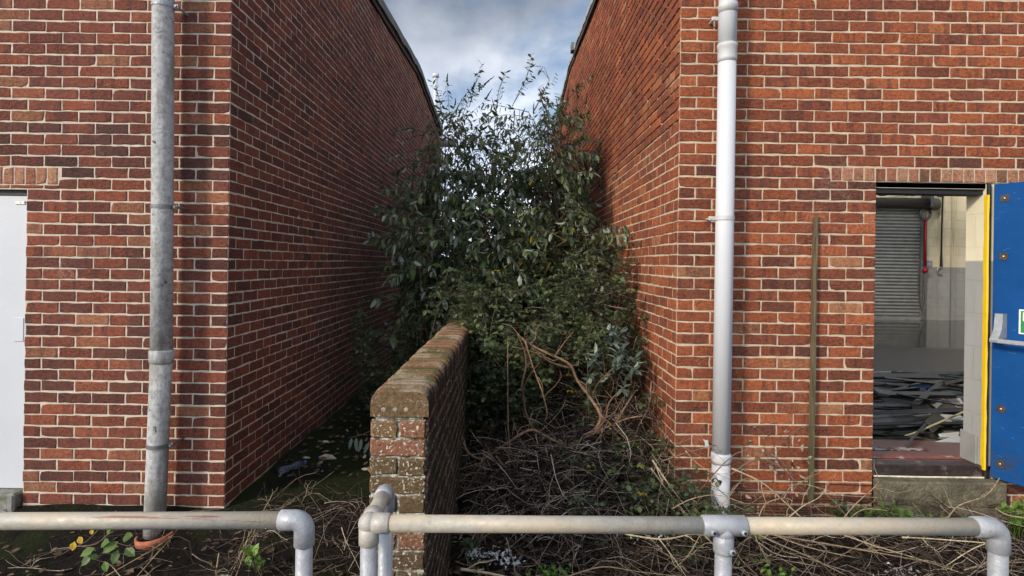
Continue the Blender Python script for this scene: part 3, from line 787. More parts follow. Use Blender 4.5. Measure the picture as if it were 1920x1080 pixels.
# painted bands just inside the threshold
m = MB(); m.box((OX0 - 0.2, Y0 + 0.30, FZ + 0.002), (OX0 + 0.62, Y0 + 0.36, FZ + 0.006)); m.build('floor_line', simple('worn_white_line', (0.36, 0.34, 0.32), 0.6, 0, 0.3, 14, dirt=(0.08, 0.03, 0.025), dscale=14, dth=(0.45, 0.55)), RB)
m = MB(); m.box((OX0 - 0.2, Y0 + 0.13, FZ + 0.002), (OX0 + 0.95, Y0 + 0.20, FZ + 0.005)); m.build('floor_band', simple('worn_red_band', (0.20, 0.055, 0.04), 0.6, 0, 0.35, 18, dirt=(0.42, 0.33, 0.28), dscale=14, dth=(0.56, 0.64)), RB)
# blue door leaf, swung out to about 115 degrees
TH = R(180 + 115)
dx_, dn_ = Vector((math.cos(TH), math.sin(TH), 0)), Vector((math.cos(TH - math.pi / 2), math.sin(TH - math.pi / 2), 0))
HP = Vector((HX + 0.006, Y0 - 0.02, 0))
DZ0, DZ1 = OZS + 0.012, OZT - 0.012
DM = Matrix(((dx_.x, -dn_.x, 0, HP.x), (dx_.y, -dn_.y, 0, HP.y), (0, 0, 1, 0), (0, 0, 0, 1)))
def on_door(px, py, off=0.0):
    """distance from the hinge and height of the place on the door's inner face seen at px, py"""
    d = (P(px, py, 1.0) - Vector((0, 0, EYE)))
    o = Vector((0, 0, EYE)); hp = HP + dn_ * off
    t = ((hp - o).dot(dn_)) / d.dot(dn_)
    q = o + d * t
    return (q - hp).dot(dx_), q.z
b = MB(); b.box((0, 0, DZ0), (0.80, 0.045, DZ1), DM, 0.003)
DOOR = b.build('door', BLUE, RB)
for (px, py, rot) in ((1884, 372, 0), (1882, 481, 0), (1877, 767, 0.5), (1875.5, 870, 0.05)):
    s, z = on_door(px, py)
    Mx = DM @ Matrix.Translation((s, 0, z)) @ Matrix.Rotation(rot, 4, 'Y')
    b = MB(); b.box((-0.023, -0.004, -0.023), (0.023, 0.001, 0.023), Mx, 0.001)
    pl = b.build('bolt_plate', RUST, DOOR)
    b = MB(); b.ball((0, 0, 0), 1, 8, 5); b.v = [tuple(Mx @ Vector((p[0] * 0.009, p[1] * 0.006 - 0.005, p[2] * 0.009))) for p in b.v]; b.build('bolt', BOLT, pl, True)
# push bar
s0, z0 = on_door(1880, 588); s1, z1 = on_door(1866, 638, 0.08)
b = MB()
prof = [(0.0, 0.0), (0.05, 0.0), (0.056, -0.05), (0.064, -0.10), (0.085, -0.135), (0.115, -0.165), (0.112, -0.182), (0.090, -0.182), (0.045, -0.16), (0.0, -0.16)]
w0, w1 = s0 - 0.020, s0 + 0.024
vs = [DM @ Vector((w, -a, z0 + c)) for w in (w0, w1) for (a, c) in prof]; k = len(prof)
b.add(vs, [tuple(range(k)), tuple(range(2 * k - 1, k - 1, -1))] + [(i, (i + 1) % k + 0, (i + 1) % k + k, i + k)[::-1] for i in range(k)])
pb = b.build('push_bar', GALV, DOOR)
b = MB(); b.box((w1 - 0.005, -0.118, z0 - 0.185), (0.74, -0.092, z0 - 0.158), DM, 0.004); b.build('bar', GALV, DOOR)
s2, za = on_door(1911, 580); s3, zb = on_door(1911, 626)
b = MB(); b.box((s2, -0.004, zb), (s2 + 0.30, 0.0, za), DM, 0.001)
b.mi = 1; b.box((s2 + 0.010, -0.0055, zb + 0.009), (s2 + 0.290, -0.0035, za - 0.009), DM, 0.0005)
b.mi = 0
hz = (za + zb) / 2
b.box((s2 + 0.022, -0.007, hz + 0.005), (s2 + 0.075, -0.0045, za - 0.018), DM, 0.0003)
b.build('safety_sign', [simple('sign_white', (0.80, 0.80, 0.74), 0.4, 0, 0.03), simple('sign_green', (0.02, 0.22, 0.06), 0.4, 0, 0.05)], DOOR)

# roller shutter on the far wall
shx = P(1722, 480, IYB).x; sht = P(1690, 384, IYB).z
b = MB(); pitch = 0.088; prof = []
z = FZ
while z < sht:
    for t_ in range(6):
        a = t_ / 6
        prof.append((z + pitch * a, 0.035 * abs(math.sin(math.pi * a)) ** 0.7))
    z += pitch
vs = []
for (z, d) in prof: vs += [(5.6, IYB - 0.05 - d, z), (shx, IYB - 0.05 - d, z)]
b.add(vs, [(2 * i, 2 * i + 1, 2 * i + 3, 2 * i + 2) for i in range(len(prof) - 1)])
SH = b.build('roller_shutter', SHUT, RB)
b = MB(); b.box((shx - 0.02, IYB - 0.13, FZ), (shx + 0.10, IYB - 0.012, sht + 0.05), bev=0.006); b.build('guide_rail', simple('shutter_guide', (0.17, 0.18, 0.18), 0.5, 0.4), SH)
b = MB(); b.tube([(5.6, IYB - 0.20, sht + 0.02), (shx + 0.06, IYB - 0.20, sht + 0.02)], 0.14, 16); b.build('barrel', simple('shutter_barrel', (0.03, 0.03, 0.032), 0.45, 0.4), SH, True)
b = MB(); b.box((shx + 0.04, IYB - 0.38, sht - 0.10), (shx + 0.10, IYB - 0.01, sht + 0.26), bev=0.01); b.tube([(shx + 0.10, IYB - 0.2, sht), (shx + 0.30, IYB - 0.2, sht)], 0.16, 14); b.build('end_plate', STEEL_DK, SH)
b = MB(); b.box((5.6, IYB - 0.12, FZ), (shx - 0.02, IYB - 0.03, FZ + 0.07)); b.build('bottom_bar', simple('pale_bottom_bar', (0.25, 0.25, 0.24), 0.5), SH)
# things on the far wall
ch = empty('chain_hoist'); tag(ch, 'red pull tube and looped hand chain beside the roller shutter', 'chain hoist')
YB_ = IYB - 0.16
b = MB(); b.tube([P(1736, 408, YB_), P(1734.5, 500, YB_)], 0.032, 10); b.ball(P(1734.5, 507, YB_), 0.07, 10, 6); b.build('pull_tube', simple('red_tube', (0.28, 0.008, 0.02), 0.4), ch, True)
b = MB(); c = P(1735, 400, YB_)
b.tube([c + Vector((0.13 * math.cos(a), 0, 0.17 * math.sin(a))) for a in [i * math.pi / 8 for i in range(17)]], 0.035, 6); b.build('wheel', STEEL_DK, ch, True)
b = MB(); b.tube([P(1731, 410, YB_), P(1725, 470, YB_), P(1722.5, 520, YB_), P(1723.5, 565, YB_), P(1727, 581, YB_), P(1731, 565, YB_), P(1735, 510, YB_)], 0.016, 5); b.build('chain', simple('chain_steel', (0.12, 0.11, 0.10), 0.5, 0.5), ch)
cb = empty('hanging_cable'); tag(cb, 'dark cable ending in a hook hanging on the far cream wall', 'cable')
b = MB(); b.tube([P(1768, 356, YB_), P(1766, 420, YB_), P(1765, 470, YB_), P(1764.5, 500, YB_)], [0.02, 0.02, 0.022, 0.035], 6); b.build('cord', SOFF, cb)
b = MB(); c = P(1763, 508, YB_); b.tube([c + Vector((0.08 * math.cos(a), 0, 0.09 * math.sin(a))) for a in [math.pi * 0.4 + i * math.pi / 7 for i in range(10)]], 0.02, 6); b.build('hook', BOLT, cb, True)
b = MB(); q = P(1739, 502, IYB - 0.03); b.box((q.x, IYB - 0.02, q.z), (q.x + 0.14, IYB - 0.004, q.z + 0.20))
b.mi = 1
for i in range(4): b.box((q.x + 0.01, IYB - 0.024, q.z + 0.045 + i * 0.04), (q.x + 0.13, IYB - 0.019, q.z + 0.062 + i * 0.04))
b.mi = 2; b.box((q.x + 0.01, IYB - 0.024, q.z + 0.01), (q.x + 0.13, IYB - 0.019, q.z + 0.03))
tag(b.build('notice', [simple('notice_white', (0.62, 0.62, 0.62), 0.6), simple('notice_blue', (0.05, 0.11, 0.32), 0.6), simple('notice_red', (0.35, 0.03, 0.04), 0.6)]), 'small white notice with blue and red stripes by the red tube', 'notice')
b = MB(); pa = [P(1640 + i * 10, 362 + 5 * math.sin(i * 1.1), YB_) for i in range(13)]
b.tube(pa, 0.02, 5); b.tube([p + Vector((0.1, -0.03, 0.12 * math.sin(i))) for i, p in enumerate(pa)], 0.016, 5)
tag(b.build('wall_cable', SOFF), 'loose dark wires strung along the wall above the roller shutter', 'wires')

# ------------------------------------------------------------------ debris inside the doorway
DC = {'black': simple('black_strip', (0.012, 0.012, 0.013), 0.4, 0, 0.3), 'dark': simple('dark_grey_strip', (0.022, 0.023, 0.025), 0.5, 0, 0.4),
      'grey': simple('grey_strip', (0.10, 0.105, 0.11), 0.55, 0, 0.35), 'pale': simple('pale_strip', (0.42, 0.43, 0.43), 0.5, 0, 0.15),
      'brown': simple('brown_board', (0.17, 0.09, 0.035), 0.6, 0, 0.3), 'blue': simple('blue_sheet', (0.01, 0.05, 0.18), 0.45, 0, 0.3)}
dr_ = random.Random(5)
def plank(kind, c, L, Wd, H, yaw, pitch=0.0, rollx=0.0, label=None, group='strips of the debris pile'):
    b = MB(); b.box((-L / 2, -Wd / 2, -H / 2), (L / 2, Wd / 2, H / 2), bev=min(0.003, H * 0.3))
    # warped a little along its length
    bend = dr_.uniform(-0.03, 0.03)
    b.v = [(x, y + bend * (x / L) ** 2, z + 0.5 * bend * (x / L) ** 2) for x, y, z in b.v]
    o = b.build('debris_strip', DC[kind])
    o.location = c; o.rotation_euler = (rollx, pitch, yaw)
    tag(o, label or {'black': 'thin black strip lying in the debris pile inside the doorway', 'dark': 'dark grey strip lying in the debris pile inside the doorway',
                     'grey': 'mid grey strip lying in the debris pile inside the doorway', 'pale': 'pale strip lying in the debris pile inside the doorway'}[kind], 'debris', group + ' ' + kind if not label else None)
    return o
for i in range(84):
    y = 4.35 + 2.3 * (i / 84) ** 1.0 + dr_.uniform(-0.1, 0.1)
    x = y * dr_.uniform(0.60, 0.95) + 0.25 * (y - 4.3) * 0.3
    h = 0.01 + 0.17 * smooth(4.2, 5.0, y) * dr_.random() * (1 - 0.6 * smooth(5.6, 6.6, y))
    kd = dr_.choices(['black', 'dark', 'grey', 'pale'], [0.46, 0.28, 0.13, 0.13])[0]
    plank(kd, (x, y, FZ + 0.012 + h), dr_.uniform(0.5, 1.7), dr_.choice([0.02, 0.03, 0.04, 0.06, 0.10]), dr_.choice([0.006, 0.012, 0.03]), dr_.gauss(0.1, 0.30), dr_.gauss(0, 0.06), dr_.gauss(0.2, 0.4))
def placed(kind, pa, pb, Y, H, Wd, label, up=0.0):
    a, c = P(pa[0], pa[1], Y), P(pb[0], pb[1], Y)
    d = c - a; m = (a + c) / 2
    return plank(kind, m + Vector((0, 0, up)), d.length, Wd, H, 0.06, -math.atan2(d.z, d.x), 0.85, label)
placed('grey', (1648, 744), (1745, 744), 5.2, 0.015, 0.16, 'wide pale grey panel lying across the debris pile')
placed('brown', (1690, 788), (1765, 784), 4.8, 0.02, 0.06, 'brown wooden board sticking out of the debris pile')
placed('blue', (1706, 730), (1742, 727), 5.5, 0.05, 0.06, 'crumpled blue plastic sheet under the grey strips in the debris pile')
placed('pale', (1632, 780), (1706, 776), 4.7, 0.012, 0.03, 'long thin white strip at the left of the debris pile')
placed('pale', (1708, 765), (1808, 757), 5.0, 0.012, 0.09, 'broad white strip with torn end in the middle of the debris pile')
placed('grey', (1664, 722), (1808, 712), 5.9, 0.012, 0.08, 'long grey strip lying on top at the back of the debris pile')
placed('pale', (1762, 820), (1802, 817), 4.35, 0.012, 0.05, 'short white offcut against the plinth at the front of the debris pile')
b = MB(); b.tube([P(1628, 826, 4.3), P(1660, 825, 4.32), P(1690, 820, 4.36), P(1720, 810, 4.4), P(1750, 797, 4.46), P(1780, 784, 4.5), P(1812, 770, 4.55)], 0.008, 8)
tag(b.build('cable', simple('pale_green_cable', (0.38, 0.36, 0.22), 0.5, 0, 0.1)), 'pale green cable curving over the debris pile', 'cable')
b = MB(); b.tube([P(1742, 752, 5.0), P(1739, 740, 5.0), P(1748, 731, 5.05), P(1775, 728, 5.1), P(1800, 732, 5.1)], 0.012, 8); b.tube([P(1742, 757, 4.95), P(1755, 768, 4.9), P(1775, 773, 4.9), P(1808, 773, 4.9)], 0.011, 8)
tag(b.build('hose', DC['black']), 'black hose looped on top of the debris pile', 'hose')

# ------------------------------------------------------------------ garden wall
b = MB()
GX0, GX1 = -0.431 - 0.1075, -0.431 + 0.1075
GY0, GY1 = 2.21, 7.2
GT = EYE - 0.518
gb = GT - 0.110                                 # under the coping
gzb = gb - 18 * CO
gtone = lambda k: None
brick_wall(b, Vector((GX0, GY0, 0)), Vector((0, 1, 0)), Vector((-1, 0, 0)), GY1 - GY0, gzb, lambda u: gb - 0.004, [], 1, 33, 71, 0.0102, depthf=lambda u, z: 0.009)
brick_wall(b, Vector((GX1, GY0, 0)), Vector((0, 1, 0)), Vector((1, 0, 0)), GY1 - GY0, gzb, lambda u: gb - 0.004, [], 1, 34, 72, 0.0102, depthf=lambda u, z: 0.009)
b.mi = 0
for k in range(18):
    z0 = gzb + k * CO + JT / 2; z1 = z0 + CO - JT
    if k % 2 == 0: brick_face(b, Vector((GX0, GY0, 0)), Vector((1, 0, 0)), NF, 0, 0.215, z0, z1, brick_colour(71000 + k, k), 0.009, 0.0025)
    else:
        brick_face(b, Vector((GX0, GY0, 0)), Vector((1, 0, 0)), NF, 0, 0.1025, z0, z1, brick_colour(71000 + k, k), 0.009, 0.0025)
        brick_face(b, Vector((GX0, GY0, 0)), Vector((1, 0, 0)), NF, 0.1125, 0.215, z0, z1, brick_colour(72000 + k, k), 0.009, 0.0025)
b.mi = 1; b.box((GX0, GY0, gzb - 0.3), (GX1, GY1, gb - 0.0)); b.mi = 0
GW = empty('garden_wall'); tag(GW, 'low old brick wall with mossy bullnose coping between the two buildings', 'wall')
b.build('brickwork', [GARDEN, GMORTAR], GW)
# coping: bullnose bricks on edge, each 65 mm along the wall
b = MB(); y = GY0 - BD; i = 0
rr = 0.052
while y < GY1:
    y1 = y + rnd.uniform(0.058, 0.066); jz = rnd.uniform(-0.007, 0.006); jx = rnd.uniform(-0.008, 0.008)
    x0, x1 = GX0 - 0.012 + jx, GX1 + 0.012 + jx; zb, zt = gb + 0.008, GT + jz
    prof = [(x0, zb), (x1, zb)]
    for t_ in range(6): a = t_ / 5 * math.pi / 2; prof.append((x1 - rr + rr * math.cos(a), zt - rr + rr * math.sin(a)))
    for t_ in range(6): a = math.pi / 2 + t_ / 5 * math.pi / 2; prof.append((x0 + rr + rr * math.cos(a), zt - rr + rr * math.sin(a)))
    k = len(prof); e = 0.013
    def ring(yy, ins):
        cx, cz = (x0 + x1) / 2, (zb + zt) / 2
        return [(cx + (px - cx) * (1 - ins / 0.11), yy, cz + (pz_ - cz) * (1 - ins / 0.055)) for (px, pz_) in prof]
    b.col = brick_colour(900 + i, i) if i else (0.25, 0.5, 0.5, 1); vs = ring(y, 0.009 if i else 0.004) + ring(y + e, 0) + ring(y1 - e, 0) + ring(y1, 0.009)
    fs = [tuple(range(k)), tuple(range(4 * k - 1, 3 * k - 1, -1))]
    for q in range(3):
        for j in range(k): fs.append((q * k + (j + 1) % k, q * k + j, (q + 1) * k + j, (q + 1) * k + (j + 1) % k))
    fs = [f[::-1] for f in fs]; fs[0], fs[1] = tuple(range(k)), tuple(range(4 * k - 1, 3 * k - 1, -1))
    b.add(vs, fs); y = y1 + 0.011; i += 1
b.mi = 1; b.col = (0.5,) * 3 + (1,); b.box((GX0 + 0.012, GY0 + 0.006, gb - 0.002), (GX1 - 0.012, GY1, GT - 0.036))
b.build('coping', [GARDEN, GMORTAR], GW)
# the three frog holes of the end coping brick, filled with pale mortar
b = MB()
for px in (719, 741, 762): b.ball(P(px, 768, GY0 - BD - 0.001), 0.010, 10, 6, (1, 0.12, 0.9))
b.build('mortar_dab', simple('pale_mortar_dab', (0.26, 0.23, 0.18), 0.95, 0, 0.4, 60), GW, True)

# ------------------------------------------------------------------ downpipes
dp = empty('downpipe'); tag(dp, 'grey weathered cement downpipe on the left brick wall standing in a pot', 'downpipe')
YP = Y0 - 0.13
rp = 0.0635
gtop = 0
top_p = P(306, 0, YP) + (P(306, 0, YP) - P(303.5, 640, YP)) * 0.78
b = MB(); mid = P(302.5, 668, YP)
b.tube([top_p, P(306, 0, YP), P(304.5, 400, YP), mid], rp, 24); b.build('upper_pipe', ASB, dp, True)
b = MB(); bot = P(289, 1003, YP + 0.0)
b.tube([mid, P(299, 760, YP), P(293.5, 900, YP), bot], rp * 0.985, 24); b.build('lower_pipe', ASB, dp, True)
b = MB(); dv = (P(302, 680, YP) - P(303, 655, YP))
b.tube([P(303.4, 655, YP), P(303.3, 657, YP), P(302.6, 678, YP), P(302.5, 680, YP)], [rp * 1.0, rp * 1.15, rp * 1.12, rp * 1.0], 24); b.build('collar', ASB, dp, True)
for (px, py) in ((306, 12), (304.6, 388), (296.5, 834)):
    c = P(px, py, YP); b = MB()
    b.tube([c + Vector((0, 0, -0.012)), c + Vector((0, 0, 0.012))], rp + 0.004, 24)
    b.box((c.x + rp - 0.005, c.y - 0.005, c.z - 0.014), (c.x + rp + 0.035, c.y + 0.012, c.z + 0.014), bev=0.002)
    b.tube([(c.x + rp + 0.022, c.y - 0.016, c.z), (c.x + rp + 0.022, Y0, c.z)], 0.007, 8)
    b.build('bracket', simple('galvanised_strap', (0.18, 0.18, 0.18), 0.5, 0.5) if py > 100 else GALV, dp)
pot = empty('plant_pot'); tag(pot, 'terracotta pot round the foot of the grey downpipe', 'plant pot')
pc = P(290, 1032, YP - 0.03)
b = MB(); n = 24
rings = [(0.075, 0.0), (0.088, 0.06), (0.107, 0.062), (0.110, 0.105), (0.098, 0.105), (0.093, 0.05)]
vs = []
for (r_, z_) in rings:
    for k in range(n):
        a = 2 * math.pi * k / n; vs.append((pc.x + r_ * math.cos(a), pc.y + r_ * math.sin(a), pc.z - 0.02 + z_ + 0.02 + 0.10 * r_ * math.cos(a)))
fs = []
for i in range(len(rings) - 1):
    for k in range(n): fs.append((i * n + k, i * n + (k + 1) % n, (i + 1) * n + (k + 1) % n, (i + 1) * n + k))
b.add(vs, fs); b.build('pot_body', TERRA, pot, True)

wp = empty('downpipe'); tag(wp, 'white plastic downpipe on the right brick wall beside the corner', 'downpipe')
YW = Y0 - 0.115; rw = 0.0575
b = MB(); c0 = P(1365, 0, YW); c1 = P(1352, 858, YW)
b.tube([c0 + (c0 - c1) * 0.5, c0, P(1363.5, 95, YW)], rw, 28); b.build('upper_pipe', PVC, wp, True)
b = MB(); b.tube([P(1363.5, 100, YW), c1], rw * 0.985, 28); b.build('pipe', PVC, wp, True)
b = MB(); b.tube([c1 + Vector((0, 0, 0.004)), P(1350.5, 965, YW), P(1349, 1040, YW)], rw * 0.99, 28); b.build('lower_pipe', PVC_OLD, wp, True)
b = MB()
b.tube([P(1363.8, 84, YW), P(1363.7, 89, YW), P(1363.7, 91, YW), P(1363.5, 110, YW), P(1363.4, 118, YW)], [rw * 1.10, rw * 1.10, rw * 1.05, rw * 1.05, rw * 1.0], 28); b.build('coupling', PVC_GREY, wp, True)
b = MB(); b.tube([P(1365, 10, YW), P(1365, 14, YW), P(1365, 26, YW)], [rw * 1.08, rw * 1.08, rw * 1.02], 28); b.build('ring_seal', PVC_GREY, wp, True)
b = MB(); b.tube([P(1352.2, 848, YW), P(1352.1, 852, YW), P(1352, 862, YW), P(1352, 868, YW)], [rw * 1.01, rw * 1.10, rw * 1.10, rw * 1.0], 28); b.build('socket', PVC_OLD, wp, True)
for (px, py) in ((1364.5, 31), (1358.5, 409)):
    c = P(px, py, YW); b = MB()
    if py > 100: b.tube([c + Vector((0, 0, -0.014)), c + Vector((0, 0, 0.014))], rw + 0.004, 28)
    b.box((c.x - rw - 0.032, c.y + 0.03, c.z - 0.013), (c.x - rw + 0.01, c.y + 0.045, c.z + 0.013), bev=0.002)
    b.tube([(c.x - rw - 0.02, c.y + 0.026, c.z), (c.x - rw - 0.02, Y0, c.z)], 0.006, 8)
    b.build('bracket', PVC_GREY, wp)
c = P(1325.5, 833, Y0 - 0.06); b = MB(); b.box((-0.012, -0.004, -0.026), (0.012, 0.004, 0.026), Matrix.Translation(c) @ Matrix.Rotation(-0.2, 4, 'Y'), 0.002)
b.tube([c + Vector((0, -0.006, 0.01)), Vector((c.x, Y0, c.z + 0.01))], 0.006, 8); tag(b.build('loose_bracket', PVC), 'small white loose pipe clip on the bricks left of the white downpipe', 'pipe clip')
b = MB(); c = P(1349, 899, YW) + Vector((-0.02, -rw * 0.96, 0)); b.box((-0.012, -0.003, -0.016), (0.012, 0.006, 0.016), Matrix.Translation(c) @ Matrix.Rotation(0.5, 4, 'Y'), 0.004); b.build('broken_hole', BLACK, wp)

# batten
bt = MB(); a, c = P(1520, 940, Y0 - 0.05), P(1529, 404, Y0 - 0.02)
n = 14; vs = []; fs = []
for i in range(n + 1):
    p = a.lerp(c, i / n); w = 0.0125 + rnd.uniform(-0.0015, 0.0015); dx = rnd.uniform(-0.002, 0.002)
    if i == n: w = 0.009
    for (sx, sy) in ((-1, -1), (1, -1), (1, 1), (-1, 1)): vs.append((p.x + dx + sx * w, p.y + sy * 0.014, p.z + (rnd.uniform(-0.03, 0.01) if i == n else 0)))
for i in range(n):
    for k in range(4): fs.append((i * 4 + k, i * 4 + (k + 1) % 4, (i + 1) * 4 + (k + 1) % 4, (i + 1) * 4 + k))
fs += [(3, 2, 1, 0), tuple(n * 4 + k for k in range(4))]
bt.add(vs, fs); tag(bt.build('timber_batten', TIMBER), 'weathered thin timber batten upright against the right brick wall', 'batten')

# ------------------------------------------------------------------ handrails
YR = 1.62; rt, ro = 0.0240, 0.0290
def arc(c, a, b_, r, n=8):
    """quarter bend from direction a to direction b_ round the corner point c"""
    o = c + (a + b_) * r
    return [o - b_ * r * math.cos(t) - a * r * math.sin(t) for t in [math.pi / 2 * i / n for i in range(n + 1)]]
DOWN = Vector((0, 0, -1))
def collar_ends(mb, p, d, r0, r1, L):
    mb.tube([p, p + d * (L - 0.004), p + d * L], [r1, r1, r1 - 0.003], 24)
def grub(parent, p, d):
    b = MB(); b.tube([p, p + d * 0.010, p + d * 0.012], [0.0085, 0.0085, 0.0065], 14)
    g = b.build('grub_screw', GALV, parent, True)
    b = MB(); b.tube([p + d * 0.0105, p + d * 0.0128], 0.0048, 8); b.build('socket_hole', BLACK, g)
hl = empty('handrail'); tag(hl, 'galvanised tube handrail at the left with one elbow and post, in front of the downpipe', 'handrail')
c = P(571, 975, YR); cl = P(-260, 978, YR)
ld = (cl - c).normalized()
b = MB(); b.tube([c + ld * 0.03, c + ld * 0.6, cl], rt, 24); b.build('rail', RAIL, hl, True)
b = MB(); pa = [c + ld * 0.072, c + ld * 0.070] + arc(c, ld, DOWN, 0.030)[0:] + [c + DOWN * 0.072, c + DOWN * 0.074]
b.tube(pa, [ro - 0.003] + [ro] * (len(pa) - 2) + [ro - 0.003], 24); b.build('elbow', GALV, hl, True)
b = MB(); b.tube([c + DOWN * 0.03, Vector((c.x + 0.003, c.y, -0.3))], rt, 24); b.build('post', GALV, hl, True)

hr = empty('handrail'); tag(hr, 'long galvanised tube handrail at the right with tee, corner and end elbow fittings', 'handrail')
A = P(692, 981, YR); T_ = P(1357, 985.5, YR); E = P(1872, 988, YR)
ad = (T_ - A).normalized(); ed = (E - T_).normalized()
BK = Vector((-0.01, 1, 0)).normalized()
b = MB(); b.tube([A + ad * 0.02, T_ - ad * 0.02], rt, 24); b.build('rail', RAIL, hr, True)
b = MB(); b.tube([T_ + ed * 0.02, E - ed * 0.02], rt, 24); b.build('rail', RAIL, hr, True)
# three-way corner
b = MB(); b.ball(A, ro * 1.08, 20, 12)
for d in (ad, BK, DOWN): b.tube([A, A + d * 0.058, A + d * 0.061], [ro, ro, ro - 0.003], 24)
b.build('corner_fitting', GALV_B, hr, True)
Rr = A + BK * 0.235
b = MB(); b.tube([A + BK * 0.03, Rr - BK * 0.02], rt, 20); b.build('return_rail', RAIL, hr, True)
b = MB(); pa = [Rr - BK * 0.06, Rr - BK * 0.058] + arc(Rr, -BK, DOWN, 0.030) + [Rr + DOWN * 0.068, Rr + DOWN * 0.07]
b.tube(pa, [ro - 0.003] + [ro] * (len(pa) - 2) + [ro - 0.003], 24); eb = b.build('elbow', GALV, hr, True)
grub(eb, Rr - BK * 0.045 + Vector((-ro + 0.002, 0, 0.0)), Vector((-1, 0, 0)))
b = MB(); b.tube([Rr + DOWN * 0.03, Vector((Rr.x + 0.004, Rr.y, -0.3))], rt, 20); b.build('post', GALV, hr, True)
b = MB(); b.tube([A + DOWN * 0.03, Vector((A.x + 0.002, A.y, -0.3))], rt, 20); b.build('post', GALV, hr, True)
# tee
b = MB(); b.tube([T_ - ad * 0.064, T_ - ad * 0.061, T_ + ed * 0.061, T_ + ed * 0.064], [ro - 0.003, ro, ro, ro - 0.003], 24)
b.tube([T_, T_ + DOWN * 0.070, T_ + DOWN * 0.076, T_ + DOWN * 0.079], [ro, ro, ro * 0.98, ro - 0.003], 24); b.ball(T_ + DOWN * 0.02, ro * 1.04, 18, 10); te = b.build('tee_fitting', GALV, hr, True)
for d in (ad * -0.042 + Vector((0, 0, -0.006)), ed * 0.046 + Vector((0, 0, -0.006)), DOWN * 0.062 + Vector((0.012, 0, 0))): grub(te, T_ + d + Vector((0, -ro * 0.93, 0)), Vector((0.12, -1, 0.1)).normalized())
b = MB(); b.tube([T_ + DOWN * 0.03, Vector((T_.x, T_.y, -0.3))], rt, 24); b.build('post', GALV, hr, True)
b = MB(); pa = [E - ed * 0.072, E - ed * 0.070] + arc(E, -ed, DOWN, 0.032) + [E + DOWN * 0.070, E + DOWN * 0.072]
b.tube(pa, [ro - 0.003] + [ro] * (len(pa) - 2) + [ro - 0.003], 24); b.build('elbow', GALV, hr, True)
b = MB(); b.tube([E + DOWN * 0.03, Vector((E.x, E.y, -0.3))], rt, 24); b.build('post', GALV, hr, True)

# ------------------------------------------------------------------ plants
vr = random.Random(21)
def rv(): return Vector((vr.gauss(0, 1), vr.gauss(0, 1), vr.gauss(0, 1))).normalized()
def curve(p0, p1, sag, n=8, wob=0.05):
    """wandering curve; sag lifts the middle"""
    out = []; L = (p1 - p0).length; off = rv() * L * wob; off2 = rv() * L * wob
    for i in range(n + 1):
        t = i / n
        p = p0.lerp(p1, t) + sag * (4 * t * (1 - t)) + off * math.sin(t * math.pi) + off2 * math.sin(2 * t * math.pi)
        out.append(p)
    return out
def inside_gap(p, m=0.03):
    if p.y > Y0 - 0.02 and p.y < YE: p.x = min(max(p.x, XL + m), XR - m)
    return p

# --- buddleia
BU = empty('buddleia_bush'); tag(BU, 'tall dark green buddleia bush filling the gap between the brick buildings', 'bush')
stems, leaves, SPK = MB(), MB(), []
def shoot(p, d, L, lmb, smb, dense=0.045, ls=(0.07, 0.14), pale=0.0, droop=0.35, yel=0.008, r0=0.0045, cmax=0.9, wid=0.39, free=False):
    n = max(3, int(L / dense)); pts = [p.copy()]; dd = d.normalized()
    smb.col = (vr.random() * 0.6, vr.random(), 0, 1)
    side = dd.orthogonal().normalized()
    for i in range(n):
        dd = (dd + rv() * 0.10 + Vector((0, 0, -droop * 0.05))).normalized()
        if not free and pts[-1].z > 1.50 + 0.338 * pts[-1].y + (0.12 if vr.random() < 0.3 else 0) and dd.z > -0.1: dd = (dd + Vector((0, 0, -0.5))).normalized()
        q = inside_gap(pts[-1] + dd * (L / n)); pts.append(q)
        if i < 0.2 * n: continue
        ax = side if i % 2 == 0 else dd.cross(side)
        for sg in (1, -1):
            if vr.random() < 0.10: continue
            ld_ = (dd * vr.uniform(0.25, 0.8) + ax * sg + Vector((0, 0, -droop * vr.uniform(0.2, 1.6)))).normalized()
            l_ = vr.uniform(*ls) * (0.55 + 0.45 * math.sin(math.pi * min(1, 0.25 + i / n * 0.6)))
            nn = (Vector((0, 0, 1)) + rv() * 0.55 - ld_ * 0.1).normalized()
            if vr.random() < pale: nn = -nn
            lmb.col = (vr.uniform(0.96, 1.0) if vr.random() < yel else vr.random() * cmax, vr.random(), 0, 1)
            lmb.leaf(q, ld_, nn, l_, l_ * wid * vr.uniform(0.8, 1.2), 0.14, vr.uniform(0.05, 0.40))
    smb.tube(pts, [r0 * (1 - 0.7 * i / n) for i in range(n + 1)], 4, False)
    return pts[-1], dd
def bush_shape(z):
    """half-open x range the crown fills at height z"""
    return (-1.75, 1.05)
